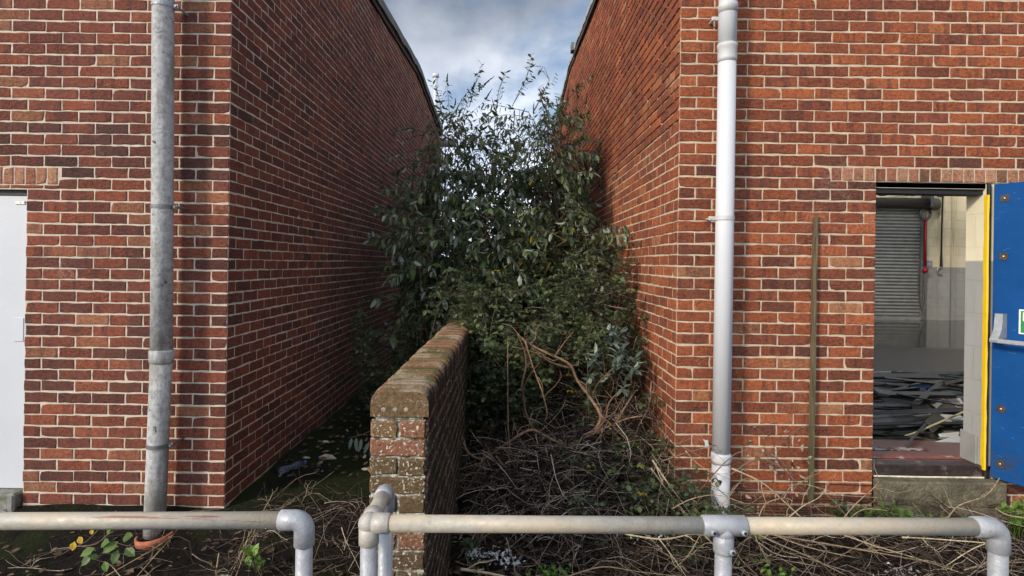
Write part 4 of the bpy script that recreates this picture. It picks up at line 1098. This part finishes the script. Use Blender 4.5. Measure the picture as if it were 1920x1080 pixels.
for i in range(112):
    base = Vector((vr.uniform(-1.5, 0.85), vr.uniform(6.0, 8.6), 0.0)); base.z = gz(base.x, base.y)
    zt = 1.1 + 2.9 * vr.random() ** 0.55
    if 2.3 < zt < 3.4 and vr.random() < 0.45: zt -= 1.1
    ty = vr.uniform(5.6, 9.0) if zt > 2.2 else vr.uniform(5.1, 6.9)
    lo, hi_ = (-0.150, 0.115) if zt > 3.0 else ((-0.19, 0.15) if zt > 2.4 else (-0.20, 0.155))
    zt = min(zt, 1.42 + 0.315 * ty - 0.35 * vr.random() ** 1.5)
    tip = inside_gap(Vector((ty * vr.uniform(lo, hi_), ty, zt)), 0.1)
    base.x = max(-1.1, min(0.7, tip.x + vr.uniform(-0.4, 0.4)))
    pts = [inside_gap(p) for p in curve(base, tip, Vector((0, 0, 0.22)), 10, 0.06)]
    stems.col = (vr.random() * 0.7, vr.random(), 0, 1)
    stems.tube(pts, [0.012 * (1 - 0.75 * k / 10) for k in range(11)], 6, False)
    for k in range(3, 11):
        for q in range(2 if k < 9 else 3):
            t = vr.random(); p = pts[k - 1].lerp(pts[k], t)
            if p.z < 0.7 or (2.8 < p.z < 3.6 and vr.random() < 0.30): continue
            ax = (pts[k] - pts[k - 1]).normalized()
            d = (ax * 0.45 + rv() * 1.0 + Vector((0, -0.15, 0.10))).normalized()
            hi = smooth(2.6, 3.8, p.z)
            L = vr.uniform(0.28, 0.62) * (1 - 0.15 * hi)
            e, dd = shoot(p, d, L, leaves, stems, 0.038 + 0.016 * hi, (0.05, 0.130 - 0.035 * hi), 0.05 + 0.05 * (1 - hi), 0.9, wid=0.39 - 0.09 * hi, cmax=0.85 if hi < 0.3 else 0.93)
            if e.z > 3.35 and vr.random() < 0.55:
                # dried flower spike: a ragged tapering panicle
                up = (dd * 0.6 + Vector((0, 0, 0.7)) + rv() * 0.25).normalized(); Ls = vr.uniform(0.10, 0.22)
                m_ = 7; sp = [e + up * (Ls * j / m_) + rv() * 0.004 + Vector((0, 0, -0.02 * (j / m_) ** 2)) for j in range(m_ + 1)]
                SPK.append((sp[0].y, sp, [0.004] + [0.013 * (1 - 0.75 * j / m_) * (1.25 if j % 2 else 0.8) for j in range(1, m_ + 1)], (vr.uniform(0.1, 0.5), 0, 0, 1)))
# outer leaves: shoots that reach forward out of the mass
for (pth, Yd) in (([(905, 592), (935, 562), (970, 545), (1005, 532)], 5.0), ([(800, 492), (765, 470), (730, 458), (700, 452)], 6.6), ([(840, 430), (815, 425), (790, 415)], 6.0),
                  ([(880, 480), (920, 470), (955, 460)], 5.6), ([(790, 400), (750, 392), (715, 388)], 7.0), ([(800, 470), (760, 450), (705, 440)], 6.4), ([(790, 500), (740, 490), (715, 500)], 6.2), ([(960, 200), (985, 150), (1000, 112)], 7.4), ([(880, 200), (890, 160), (905, 128)], 7.6), ([(1000, 210), (1030, 150), (1020, 125)], 7.2), ([(830, 220), (822, 180), (815, 155)], 7.8), ([(1050, 240), (1075, 215), (1100, 215)], 7.2), ([(930, 210), (935, 170), (945, 140)], 7.5), ([(800, 250), (770, 240), (745, 245)], 7.4), ([(1090, 330), (1115, 290), (1132, 272)], 6.9),
                  ([(820, 300), (780, 310), (745, 320)], 7.2), ([(1060, 470), (1090, 460), (1125, 440)], 6.0), ([(780, 560), (740, 555), (700, 560)], 6.2), ([(950, 650), (1000, 640), (1060, 610)], 4.9),
                  ([(1040, 180), (1060, 190), (1100, 150)], 7.6), ([(760, 620), (745, 615), (730, 625)], 5.6), ([(1060, 560), (1100, 545), (1135, 560)], 5.6)):
    p3 = [P(x, y, Yd) for x, y in pth]
    stems.col = (0.4, 0.5, 0, 1); stems.tube(p3, [0.005, 0.004, 0.0025], 5, False) if len(p3) == 3 else stems.tube(p3, 0.004, 5, False)
    for a_, c_ in zip(p3[:-1], p3[1:]):
        shoot(a_, (c_ - a_) + rv() * 0.03, (c_ - a_).length * 1.2, leaves, stems, 0.040, (0.06, 0.11) if p3[-1].z > 3.4 else (0.09, 0.15), 0.25, 0.25, 0.01, free=True)
stems.build('stems', STEM, BU, True); leaves.build('leaves', LEAF_B, BU)
SPK.sort(key=lambda q: q[0])
for (_, sp, ra, cc) in SPK[:96]:
    b = MB(); b.col = cc; b.tube(sp, ra, 6); b.build('flower_spike', TWIG, BU, True)

# --- low bramble thicket under and in front of the buddleia
def trifoliate(lmb, p, d, s, cmax=0.93, yel=0.004):
    x = d.cross(Vector((0, 0, 1)))
    x = x.normalized() if x.length > 1e-3 else Vector((1, 0, 0))
    n = (Vector((0, 0, 1)) + rv() * 0.6).normalized()
    lmb.col = (vr.uniform(0.97, 1.0) if vr.random() < yel else vr.random() * cmax, vr.random(), 0, 1)
    for dd in ((d), (d * 0.25 + x), (d * 0.25 - x)):
        l_ = s * vr.uniform(0.8, 1.15)
        lmb.leaf(p + dd.normalized() * s * 0.12, (dd + Vector((0, 0, -0.15))).normalized(), n, l_, l_ * 0.72, 0.08, 0.18, (0.33, 0.70, 0.80))
def bramble_cane(lmb, smb, p0, p1, sag, every, s, r=0.003, n=10, leaf_from=0.1, cmax=0.93, yel=0.004, wob=0.08):
    pts = [inside_gap(p, 0.02) for p in curve(p0, p1, sag, n, wob)]
    smb.col = (vr.random() * 0.55, vr.random(), 0, 1)
    smb.tube(pts, [r * (1 - 0.6 * i / n) for i in range(n + 1)], 4, False)
    L = (p1 - p0).length * 1.1; k = int(L / every)
    for i in range(k):
        t = leaf_from + (1 - leaf_from) * (i + vr.random()) / k
        f = min(t * n, n - 1e-4); a = int(f); p = pts[a].lerp(pts[a + 1], f - a)
        d = ((pts[a + 1] - pts[a]).normalized() * 0.4 + rv() + Vector((0, -0.25, 0.15))).normalized()
        q = p + d * vr.uniform(0.02, 0.06)
        smb.tube([p, q], r * 0.35, 3, False)
        trifoliate(lmb, q, d, s * vr.uniform(0.75, 1.2), cmax, yel)
BM = empty('bramble_thicket'); tag(BM, 'dark small leaved bramble thicket below the buddleia, spilling over the end of the low wall', 'bramble')
ls_, bs = MB(), MB()
for i in range(330):
    x = vr.uniform(-1.35, 1.0); y = vr.uniform(4.55, 6.6)
    if x < -0.55: y = vr.uniform(5.4, 7.2)
    if i >= 250: x, y = vr.uniform(-0.15, 1.0), vr.uniform(4.25, 5.0)
    p0 = Vector((x, y, gz(x, y)))
    hgt = (0.95 + 0.25 * math.sin(x * 3)) * vr.uniform(0.45, 1.15) * (0.75 + 0.25 * smooth(4.5, 5.5, y))
    p1 = p0 + Vector((vr.uniform(-0.45, 0.45), vr.uniform(-0.45, 0.15), hgt))
    bramble_cane(ls_, bs, p0, p1, Vector((vr.uniform(-0.1, 0.1), vr.uniform(-0.15, 0.05), 0.15)), 0.035, 0.042)
for i in range(44):       # hanging over the garden wall end and its right face
    p0 = Vector((vr.uniform(-0.55, 0.0), vr.uniform(4.5, 5.4), vr.uniform(1.1, 1.5)))
    p1 = p0 + Vector((vr.uniform(-0.3, 0.35), vr.uniform(-0.5, 0.0), vr.uniform(-0.75, 0.05)))
    bramble_cane(ls_, bs, p0, p1, Vector((0, -0.05, 0.12)), 0.033, 0.040)
bs.build('canes', TWIG, BM, True); ls_.build('leaves', LEAF_R, BM)

# --- bramble patch in the corner by the white downpipe
BP = empty('bramble_patch'); tag(BP, 'green bramble patch at the foot of the right corner beside the white downpipe', 'bramble')
ls_, bs = MB(), MB()
for i in range(84):
    x = vr.uniform(0.55, 1.35); y = vr.uniform(3.1, 3.62) if x > 1.0 else vr.uniform(3.2, 4.1)
    p0 = Vector((x, y, gz(x, y))); p1 = p0 + Vector((vr.uniform(-0.25, 0.25), vr.uniform(-0.2, 0.1), vr.uniform(0.05, 0.30)))
    bramble_cane(ls_, bs, p0, p1, Vector((0, 0, 0.05)), 0.045, 0.034, 0.002, 6, cmax=0.95)
bs.build('canes', TWIG, BP, True); ls_.build('leaves', LEAF_R, BP)

# --- young glaucous buddleia against the right wall
YG = empty('young_buddleia'); tag(YG, 'young pale blue green buddleia shoots against the right brick wall', 'bush')
sm, lm = MB(), MB()
for (px, py, Yd) in ((1150, 640, 4.75), (1165, 645, 4.7), (1140, 660, 4.7), (1155, 675, 4.6), (1170, 690, 4.55), (1185, 700, 4.5), (1120, 690, 4.6), (1135, 705, 4.5), (1110, 665, 4.7), (1178, 640, 4.8))[:7]:
    e = P(px, py, Yd - 0.40); p0 = Vector((e.x - 0.1, e.y + 0.10, 0.40)); pts = curve(p0, e, Vector((0, 0, 0.03)), 5, 0.04); pts = [inside_gap(p, 0.04) for p in pts]
    sm.col = (0.6, 0.4, 0, 1); sm.tube(pts, [0.005, 0.005, 0.004, 0.004, 0.003, 0.003], 5, False)
    for q in range(2): shoot(pts[-1] - Vector((0, 0, 0.03 * q)), Vector((vr.uniform(-0.5, 0.5), -0.5, 0.7)), 0.14, lm, sm, 0.026, (0.06, 0.10), 0.15, 0.2, 0.0, 0.003)
    shoot(pts[3], Vector((vr.uniform(-0.6, 0.6), -0.5, 0.4)), 0.14, lm, sm, 0.03, (0.06, 0.09), 0.1, 0.25, 0.0, 0.003)
sm.build('stems', STEM, YG, True); lm.build('leaves', LEAF_G, YG)

# --- dead shrub: the russet bent stems in the right-hand passage
DS = empty('dead_shrub'); tag(DS, 'dead shrub with bent russet branches in front of the bramble thicket', 'dead shrub')
br = [([(1060, 838), (1095, 822), (1118, 803), (1126, 778), (1108, 748), (1082, 712), (1070, 685), (1040, 668), (1005, 652), (975, 632)], 4.35, 0.015, 0.007),
      ([(1062, 835), (1030, 822), (1000, 806), (975, 815), (945, 835), (905, 860), (880, 850), (868, 828)], 4.15, 0.012, 0.006),
      ([(1000, 806), (985, 770), (980, 720), (986, 690), (984, 660), (970, 625)], 4.3, 0.009, 0.005),
      ([(1095, 822), (1140, 800), (1175, 785), (1205, 780)], 4.3, 0.009, 0.005), ([(1115, 812), (1135, 785), (1142, 755), (1160, 735)], 4.25, 0.008, 0.004),
      ([(1070, 690), (1035, 680), (1000, 660), (960, 650)], 4.35, 0.008, 0.004), ([(985, 640), (1000, 690), (1015, 730), (1026, 775), (1018, 795)], 4.2, 0.006, 0.004),
      ([(1150, 800), (1175, 760), (1190, 735), (1196, 732)], 4.1, 0.007, 0.003), ([(952, 640), (952, 720), (953, 800), (957, 850)], 4.0, 0.0035, 0.003),
      ([(905, 860), (890, 895), (862, 935)], 3.8, 0.007, 0.005), ([(930, 855), (950, 880), (985, 910), (1000, 935)], 3.85, 0.008, 0.004), ([(1126, 778), (1150, 800), (1180, 830)], 4.2, 0.006, 0.003),
      ([(1040, 668), (1060, 640), (1075, 622)], 4.4, 0.005, 0.003), ([(1108, 748), (1120, 720), (1140, 700), (1150, 690)], 4.4, 0.005, 0.003)]
def densify(pts, k=3):
    out = []
    n = len(pts)
    for i in range(n - 1):
        p0, p1, p2, p3 = pts[max(i - 1, 0)], pts[i], pts[i + 1], pts[min(i + 2, n - 1)]
        for j in range(k):
            t = j / k
            out.append(0.5 * ((2 * p1) + (p2 - p0) * t + (2 * p0 - 5 * p1 + 4 * p2 - p3) * t * t + (3 * p1 - p0 - 3 * p2 + p3) * t ** 3))
    out.append(pts[-1]); return out
for (pp, Yd, r0, r1) in br:
    b = MB(); b.col = (vr.uniform(0.45, 1.0), 0, 0, 1)
    Yd = 3.55 + (Yd - 3.5) * 0.5; r0, r1 = r0 * 0.92, r1 * 1.05
    p3 = densify([P(x, y, Yd + 0.03 * math.sin(i * 1.7)) for i, (x, y) in enumerate(pp)]); n = len(p3) - 1
    b.tube(p3, [r0 + (r1 - r0) * i / n for i in range(n + 1)], 7)
    for q in range(len(pp)):
        k = vr.randrange(1, n); p = p3[k]; d = (rv() + Vector((0, -0.2, 0.4))).normalized()
        b.tube(curve(p, p + d * vr.uniform(0.08, 0.3), Vector((0, 0, 0.0)), 4, 0.12), [r1 * 0.6, r1 * 0.55, r1 * 0.45, r1 * 0.35, r1 * 0.25], 4)
    b.build('branch', STEM, DS, True)

# --- dead twigs heaped on the ground: nobody could count them
def twigs(name, n, place, length, rad, tilt, label, cfun):
    b = MB()
    for i in range(n):
        p = place()
        L = vr.uniform(*length); d = Vector((vr.gauss(0, 1), vr.gauss(0, 0.6), vr.gauss(0, tilt))).normalized()
        pts = curve(p - d * L / 2, p + d * L / 2, Vector((0, 0, vr.uniform(-0.1, 0.12) * L)), 6, vr.uniform(0.03, 0.14))
        pts = [inside_gap(q, 0.01) for q in pts]
        for q in pts: q.z = max(q.z, gz(q.x, q.y) + 0.004)
        r = vr.uniform(*rad); b.col = (cfun(), vr.random(), 0, 1)
        b.tube(pts, [r * (1 - 0.5 * k / 6) for k in range(7)], 4, False)
        for q in range(vr.choice((0, 1, 1, 2))):
            k = vr.randrange(1, 6); e = pts[k] + (d * 0.6 + rv() * 0.8).normalized() * L * vr.uniform(0.12, 0.35)
            b.tube(curve(pts[k], e, Vector((0, 0, 0)), 3, 0.1), [r * 0.6, r * 0.5, r * 0.4, r * 0.3], 3, False)
    tag(b.build(name, TWIG, None, True), label, 'dead twigs', None, 'stuff')
def heap():
    x = vr.uniform(-0.25, 1.08); y = 3.0 + 2.3 * vr.random() ** 0.75
    h = 0.20 * smooth(-0.35, 0.3, x) * smooth(3.0, 4.0, y) + 0.35 * smooth(4.2, 4.9, y) * smooth(-0.1, 0.5, x)
    if x > 0.6 and y > 4.0: h += 0.30 * vr.random() * smooth(0.55, 0.9, x)
    return Vector((x, y, gz(x, y) + 0.01 + h * vr.random()))
twigs('twig_heap', 2900, heap, (0.15, 0.60), (0.0016, 0.0042), 0.5, 'tangled heap of dark dead twigs between the low wall and right building', lambda: vr.random() ** 3.5 if vr.random() < 0.84 else 0.55 + 0.45 * vr.random())  # near-black and pale mix puts shaded gaps and sunlit strands into colour
twigs('twig_litter', 900, lambda: (lambda x, y: Vector((x, y, gz(x, y) + 0.02 + 0.12 * vr.random())))(vr.uniform(0.3, 3.6), vr.uniform(2.75, 3.6)), (0.15, 0.7), (0.0012, 0.003), 0.35, 'pale and brown dead twigs strewn below the right handrail', lambda: vr.random() ** 2.0)
twigs('twig_litter', 420, lambda: (lambda x, y: Vector((x, y, gz(x, y) + 0.01 + 0.10 * vr.random())))(vr.uniform(-1.65, -0.55), vr.uniform(2.7, 3.75)), (0.12, 0.5), (0.0012, 0.003), 0.35, 'brown dead twigs heaped between the left elbow post and low wall', lambda: vr.random() ** 2.8)
twigs('twig_litter', 130, lambda: (lambda x, y: Vector((x, y, gz(x, y) + 0.005 + 0.03 * vr.random())))(vr.uniform(-3.5, -1.5), vr.uniform(2.7, 3.6)), (0.15, 0.6), (0.0012, 0.0026), 0.15, 'sparse dead twigs on the soil below the left handrail', lambda: vr.random() ** 2)

# --- long straw-coloured canes, one object each
canes = [
 ([(1385, 985), (1450, 1015), (1520, 1050), (1600, 1090)], 2.9, 0.0045), ([(1420, 998), (1560, 1022), (1680, 1036), (1800, 1070)], 3.0, 0.0045),
 ([(1440, 1003), (1520, 1032), (1620, 1056)], 2.95, 0.0035), ([(1560, 1000), (1640, 1028), (1740, 1058), (1810, 1072)], 3.0, 0.004), ([(1690, 1006), (1760, 1018), (1850, 1012)], 3.05, 0.0045),
 ([(1227, 868), (1258, 914), (1275, 936), (1297, 966)], 3.35, 0.0055), ([(1217, 873), (1250, 918), (1268, 942), (1290, 975)], 3.3, 0.005),
 ([(1377, 883), (1432, 908), (1470, 940), (1510, 978)], 3.3, 0.0055), ([(1412, 972), (1440, 950), (1475, 940), (1485, 938)], 3.2, 0.004), ([(1463, 972), (1500, 948), (1545, 938), (1562, 913)], 3.25, 0.0035),
 ([(1463, 930), (1490, 917), (1520, 914), (1572, 923)], 3.4, 0.0035), ([(1765, 975), (1810, 955), (1842, 926), (1868, 893)], 3.3, 0.0045), ([(1570, 972), (1610, 945), (1640, 920), (1657, 907)], 3.35, 0.0035),
 ([(1575, 975), (1620, 957), (1655, 951)], 3.3, 0.0035), ([(1335, 960), (1355, 935), (1400, 905), (1430, 912)], 3.3, 0.003), ([(1255, 825), (1300, 850), (1350, 880)], 3.4, 0.003), ([(1290, 850), (1320, 880), (1370, 900)], 3.35, 0.0035),
 ([(1265, 960), (1300, 940), (1350, 935), (1390, 938)], 3.2, 0.0035), ([(205, 1075), (270, 1042), (300, 1022), (326, 1002)], 3.2, 0.004), ([(255, 1085), (285, 1050), (318, 1012)], 3.15, 0.003),
 ([(428, 1085), (452, 1030), (470, 990)], 3.1, 0.0035), ([(445, 1085), (462, 1040), (474, 990)], 3.05, 0.0035), ([(397, 1085), (402, 1046)], 3.0, 0.006), ([(180, 1040), (195, 1068), (240, 1078), (275, 1082)], 3.15, 0.003),
 ([(493, 958), (508, 930), (517, 912)], 3.5, 0.0035), ([(567, 958), (563, 928)], 3.5, 0.0035), ([(1176, 1009), (1240, 1008), (1300, 1010), (1330, 1012)], 2.95, 0.005), ([(865, 1058), (920, 1068), (975, 1082)], 2.8, 0.008),
 ([(1060, 1072), (1130, 1066), (1200, 1078), (1300, 1082)], 2.85, 0.0035), ([(1230, 1000), (1260, 1040), (1290, 1085)], 2.85, 0.0035), ([(1320, 1000), (1290, 1040), (1262, 1082)], 2.85, 0.003),
 ([(1880, 960), (1905, 972), (1950, 965)], 3.3, 0.004), ([(1795, 1060), (1850, 1048), (1930, 1050)], 3.0, 0.004), ([(1780, 1075), (1830, 1030), (1880, 1000)], 3.0, 0.003)]
for (pp, Yd, r) in canes:
    b = MB(); b.col = (vr.random(), 0, 0, 1)
    p3 = densify([P(x, y, Yd) + Vector((0, 0.05 * math.sin(i * 1.3 + x), 0)) for i, (x, y) in enumerate(pp)], 4)
    for q in p3: q.z = max(q.z, gz(q.x, q.y) + r)
    n = len(p3) - 1; b.tube(p3, [r * (1 - 0.45 * i / n) for i in range(n + 1)], 6)
    for q in range(1 + len(pp) // 2):
        k = vr.randrange(1, n); d = ((p3[k + 1] - p3[k - 1]).normalized() * 0.8 + rv() * 0.7).normalized()
        b.tube(curve(p3[k], p3[k] + d * vr.uniform(0.05, 0.22), Vector((0, 0, 0.0)), 3, 0.06), [r * 0.55, r * 0.5, r * 0.4, r * 0.25], 4)
    X0 = p3[n // 2].x
    tag(b.build('dead_cane', CANE, None, True), 'pale straw coloured dead cane among the twigs ' + ('below the right handrail' if X0 > 1.9 else 'between the low wall and the white downpipe' if X0 > -0.4 else 'below the left handrail'), 'dead cane',
        'straw canes ' + ('right' if X0 > 1.9 else 'middle' if X0 > -0.4 else 'left'))

# --- leaf litter
def litter(name, n, place, s, label, mat=LEAF_D, cm=1.0):
    b = MB()
    for i in range(n):
        p = place(); p.z = gz(p.x, p.y) + 0.008 + vr.random() * 0.02
        b.col = (vr.random() ** 1.6 * cm, 0, 0, 1); l_ = vr.uniform(*s)
        b.leaf(p, Vector((vr.gauss(0, 1), vr.gauss(0, 1), 0.15)), (Vector((0, 0, 1)) + rv() * 0.5), l_, l_ * vr.uniform(0.4, 0.6), vr.uniform(-0.1, 0.25), vr.uniform(-0.2, 0.4))
    tag(b.build(name, mat), label, 'leaf litter', None, 'stuff')
litter('leaf_litter', 520, lambda: Vector((vr.uniform(-1.8, -0.56), 4.2 + 3.2 * vr.random(), 0)), (0.03, 0.08), 'dead leaves scattered over the mossy ground of the left passage')
litter('leaf_litter', 900, lambda: Vector((vr.uniform(-3.6, 3.6), vr.uniform(2.7, 3.66), 0)), (0.02, 0.06), 'small dead leaves on the dark soil under the handrails', cm=0.75)
litter('leaf_litter', 500, lambda: Vector((vr.uniform(-0.25, 1.08), vr.uniform(3.0, 4.6), 0)), (0.02, 0.06), 'small dead leaves under the twig heap in the right passage', cm=0.8)
for (px, py, Yd, s, col, lab) in ((615, 857, 4.8, 0.16, 0.97, 'large pale fallen leaf on the moss of the left passage'), (611, 828, 5.2, 0.075, 1.0, 'small creamy yellow fallen leaf behind the large pale leaf'), (575, 858, 4.9, 0.07, 0.95, 'grey crumpled fallen leaf left of the large pale leaf')):
    p = P(px, py, Yd); k = (EYE - gz(p.x, p.y) - 0.02) / (EYE - p.z); p = Vector((0, 0, EYE)) + (p - Vector((0, 0, EYE))) * k
    b = MB(); b.col = (col, 0, 0, 1); b.leaf(p - Vector((s / 2, 0, 0)), Vector((1, -0.15, 0.05)), Vector((0.1, -0.35, 1)), s, s * 0.42, 0.12, 0.1)
    tag(b.build('fallen_leaf', LEAF_D), lab, 'fallen leaf')

# --- small plants
def weed(name, px, py, Yd, w, n, s, label, mat=LEAF_W, cat='weed', h=0.12, cmax=0.9):
    t = empty(name); tag(t, label, cat); c = P(px, py, Yd); k = max(gz(c.x, c.y), -0.2); sm, lm = MB(), MB()
    for i in range(n):
        p0 = Vector((c.x + vr.uniform(-w, w), c.y + vr.uniform(-0.06, 0.06), k)); e = Vector((p0.x + vr.gauss(0, 0.03), p0.y - vr.uniform(0, 0.05), c.z + vr.uniform(-0.5, 0.5) * h))
        pts = curve(p0, e, Vector((0, 0, 0.01)), 4, 0.05); sm.col = (0.5, 0.5, 0, 1); sm.tube(pts, 0.0016, 4, False)
        for q in range(4):
            p = pts[4].lerp(pts[2], q / 4); d = (rv() + Vector((0, -0.35, 0.25))).normalized(); lm.col = (vr.random() * cmax, 0, 0, 1); l_ = s * vr.uniform(0.7, 1.2)
            lm.leaf(p, d, (Vector((0, -0.3, 1)) + rv() * 0.4), l_, l_ * 0.62, 0.1, 0.2, (0.35, 0.70, 0.82))
    sm.build('stems', LEAF_W, t); lm.build('leaves', mat, t)
weed('weed', 1650, 962, 3.5, 0.13, 34, 0.045, 'green leafy weeds along the foot of the concrete doorstep', h=0.10, cmax=0.35)
weed('weed', 1585, 955, 3.55, 0.05, 14, 0.045, 'dark green weed at the brick jamb left of the doorstep', LEAF_R, h=0.10)
weed('weed', 1740, 965, 3.5, 0.06, 12, 0.04, 'dark green weed below the right half of the doorstep', h=0.06, cmax=0.2)
weed('weed', 1800, 968, 3.5, 0.05, 10, 0.045, 'small dark weed at the right end of the doorstep', h=0.06, cmax=0.25)
weed('weed', 1906, 945, 3.45, 0.05, 20, 0.05, 'bright yellow green plant below the blue door', h=0.10, cmax=1.0)
weed('weed', 1450, 1072, 2.95, 0.06, 16, 0.030, 'bright small leaved weed under the handrail right of the tee post', h=0.06)
weed('weed', 1030, 1062, 3.0, 0.11, 20, 0.026, 'low small leaved green weed at the bottom between the low wall and tee post', h=0.04)
weed('weed', 890, 1010, 3.1, 0.03, 6, 0.05, 'dark leaved weed beside the right face of the low wall', LEAF_R, h=0.06)
weed('weed', 490, 1033, 3.05, 0.05, 5, 0.06, 'light green broad leaves among the twigs left of the elbow post', h=0.03)
bsn = empty('bramble_shoot'); tag(bsn, 'bramble shoot with broad green leaves on the soil left of the terracotta pot', 'bramble')
sm, lm = MB(), MB()
st = [P(100, 1030, 3.2), P(140, 1025, 3.2), P(180, 1020, 3.18), P(205, 1000, 3.15), P(240, 985, 3.12)]
sm.col = (0.5, 0, 0, 1); sm.tube(densify(st), 0.003, 5)
for (px, py, dx, dz, s) in ((178, 1027, -0.6, -0.3, 0.075), (190, 1020, 0.6, 0.3, 0.08), (172, 1040, -0.5, -0.6, 0.07), (222, 1015, -0.4, -0.3, 0.085), (230, 1010, 0.8, 0.4, 0.085), (222, 1030, -0.2, -0.9, 0.08), (236, 1028, 0.9, -0.4, 0.075), (196, 1052, 0.4, -0.7, 0.06), (185, 1045, -0.7, 0.3, 0.05), (200, 1000, 0.6, 0.8, 0.075), (246, 990, 0.5, 0.6, 0.06)):
    lm.col = (vr.uniform(0.0, 0.5), 0, 0, 1); lm.leaf(P(px, py, 3.12), Vector((dx, -0.35, dz)), Vector((0.1, -0.8, 0.7)), s, s * 0.62, 0.08, 0.1, (0.35, 0.70, 0.82))
sm.build('stem', TWIG, bsn, True); lm.build('leaves', LEAF_W, bsn)
b = MB()
for (px, py, dx, dz, s) in ((140, 1025, -0.1, -1, 0.05), (148, 1016, 0.5, -0.6, 0.045), (172, 1002, 0.2, -1, 0.03)): b.col = (vr.random(), 0, 0, 1); b.leaf(P(px, py - 10, 3.12), Vector((dx, -0.3, dz)), Vector((0.1, -1, 0.3)), s, s * 0.75, 0.1, 0.1, (0.35, 0.70, 0.85))
b.build('yellow_leaves', LEAF_Y, bsn)
# pale sprig by the left face of the low wall
spg = empty('buddleia_sprig'); tag(spg, 'pale drooping buddleia sprig against the left face of the low wall', 'sprig')
sm, lm = MB(), MB(); p0 = P(700, 805, 4.6); sm.col = (0.5, 0, 0, 1); sm.tube([p0, P(680, 815, 4.55), P(660, 820, 4.5)], 0.004, 5)
for (px, py, dx, s) in ((660, 820, -0.2, 0.10), (668, 820, 0.05, 0.11), (678, 822, -0.1, 0.10), (692, 828, -0.4, 0.11), (697, 826, 0.1, 0.10), (700, 838, -0.3, 0.09)):
    lm.col = (0.85, 0, 0, 1); lm.leaf(P(px, py, 4.5), Vector((dx, -0.2, -1)), Vector((0, -1, 0.2)), s, s * 0.28, 0.1, 0.1)
sm.build('stem', STEM, spg, True); lm.build('leaves', LEAF_G, spg)
# dry brown shoot climbing the bricks behind the white downpipe
b = MB()
for pp in ([(1300, 935), (1380, 850), (1450, 855), (1490, 895)], [(1450, 838), (1480, 818), (1500, 803), (1525, 800)], [(1240, 865), (1290, 848), (1340, 835)], [(1370, 890), (1420, 860), (1470, 880), (1495, 910)]):
    b.col = (vr.uniform(0.3, 0.7), 0, 0, 1); p3 = densify([P(x, y, 3.45) for x, y in pp], 4); b.tube(p3, 0.0035, 5)
    for q in range(10):
        p = p3[vr.randrange(len(p3))]; b.tube(curve(p, p + rv() * 0.10, Vector((0, 0, 0)), 3, 0.1), 0.0013, 3)
wr = tag(b.build('withered_climber', TWIG, None, True), 'withered brown climber stems sprawling over the bricks behind the white downpipe', 'dead climber')
b = MB()
for i in range(60):
    p = P(vr.uniform(1385, 1520), vr.uniform(800, 930), 3.5); b.col = (vr.random() * 0.6, 0, 0, 1); s = vr.uniform(0.02, 0.05); b.leaf(p, rv() + Vector((0, -0.2, -0.6)), rv(), s, s * 0.5, 0.2, 0.5)
b.build('withered_leaves', LEAF_D, wr)

# --- litter things
bo = empty('plastic_bottle'); tag(bo, 'crushed clear blue plastic bottle lying by the left passage wall', 'bottle')
def plastic(name, col, rough=0.15, tr=0.75):
    t = NT(name); t.set(col, rough); t.bsdf.inputs['Transmission Weight'].default_value = tr
    t.bump(t.noise(t.coord(), 70, 3), 0.01); return t.mat
c = P(545, 890, 4.35); c.z = gz(c.x, c.y) + 0.034
ax = Vector((0.55, 0.83, 0.02)).normalized(); b = MB()
b.tube([c - ax * 0.10, c - ax * 0.095, c - ax * 0.05, c, c + ax * 0.05, c + ax * 0.085, c + ax * 0.105, c + ax * 0.12], [0.015, 0.031, 0.028, 0.021, 0.030, 0.025, 0.012, 0.011], 12); b.build('bottle_body', plastic('bottle_plastic', (0.30, 0.38, 0.55), 0.2, 0.9), bo, True)
b = MB(); b.tube([c + ax * 0.118, c + ax * 0.136], 0.016, 12); b.build('cap', simple('bottle_cap', (0.06, 0.10, 0.25), 0.4), bo)
def crumple(name, px, py, Yd, r, label, col=(0.50, 0.51, 0.52), n=60):
    b = MB(); c = P(px, py, Yd); c.z = max(c.z, gz(c.x, c.y) + r * 0.3); rr_ = random.Random(int(px))
    for i in range(n):
        p = c + Vector((rr_.gauss(0, r), rr_.gauss(0, r * 0.5), rr_.gauss(0, r * 0.35))); q = [p + Vector((rr_.gauss(0, r * 0.16), rr_.gauss(0, r * 0.16), rr_.gauss(0, r * 0.16))) for _ in range(4)]
        b.add(q, [(0, 1, 2), (1, 3, 2)])
    tag(b.build(name, simple('litter_plastic', col, 0.35)), label, 'litter')
crumple('plastic_scrap', 895, 1038, 3.0, 0.03, 'torn white plastic scrap under the twigs beside the low wall')
crumple('plastic_scrap', 945, 1045, 3.0, 0.05, 'larger shredded white plastic scrap under the twigs')
crumple('plastic_scrap', 1215, 1003, 3.0, 0.05, 'white plastic shreds just below the rail left of the tee', n=16)
crumple('plastic_scrap', 965, 865, 3.9, 0.02, 'thin white plastic scrap in the twig heap', n=12)
crumple('stone', 1695, 1075, 3.0, 0.045, 'pale broken stone on the soil near the end post', (0.40, 0.38, 0.35), 40)
# white vent pipe far behind the left building
b = MB(); p0 = P(817, 142, 17.0); b.tube([p0, Vector((p0.x, p0.y, 0.0))], 0.055, 10); b.tube([p0 + Vector((0, 0, -0.05)), p0 + Vector((0, 0, 0.05))], 0.10, 10)
tag(b.build('vent_pipe', PVC, None, True), 'thin white vent pipe rising behind the left building', 'vent pipe')
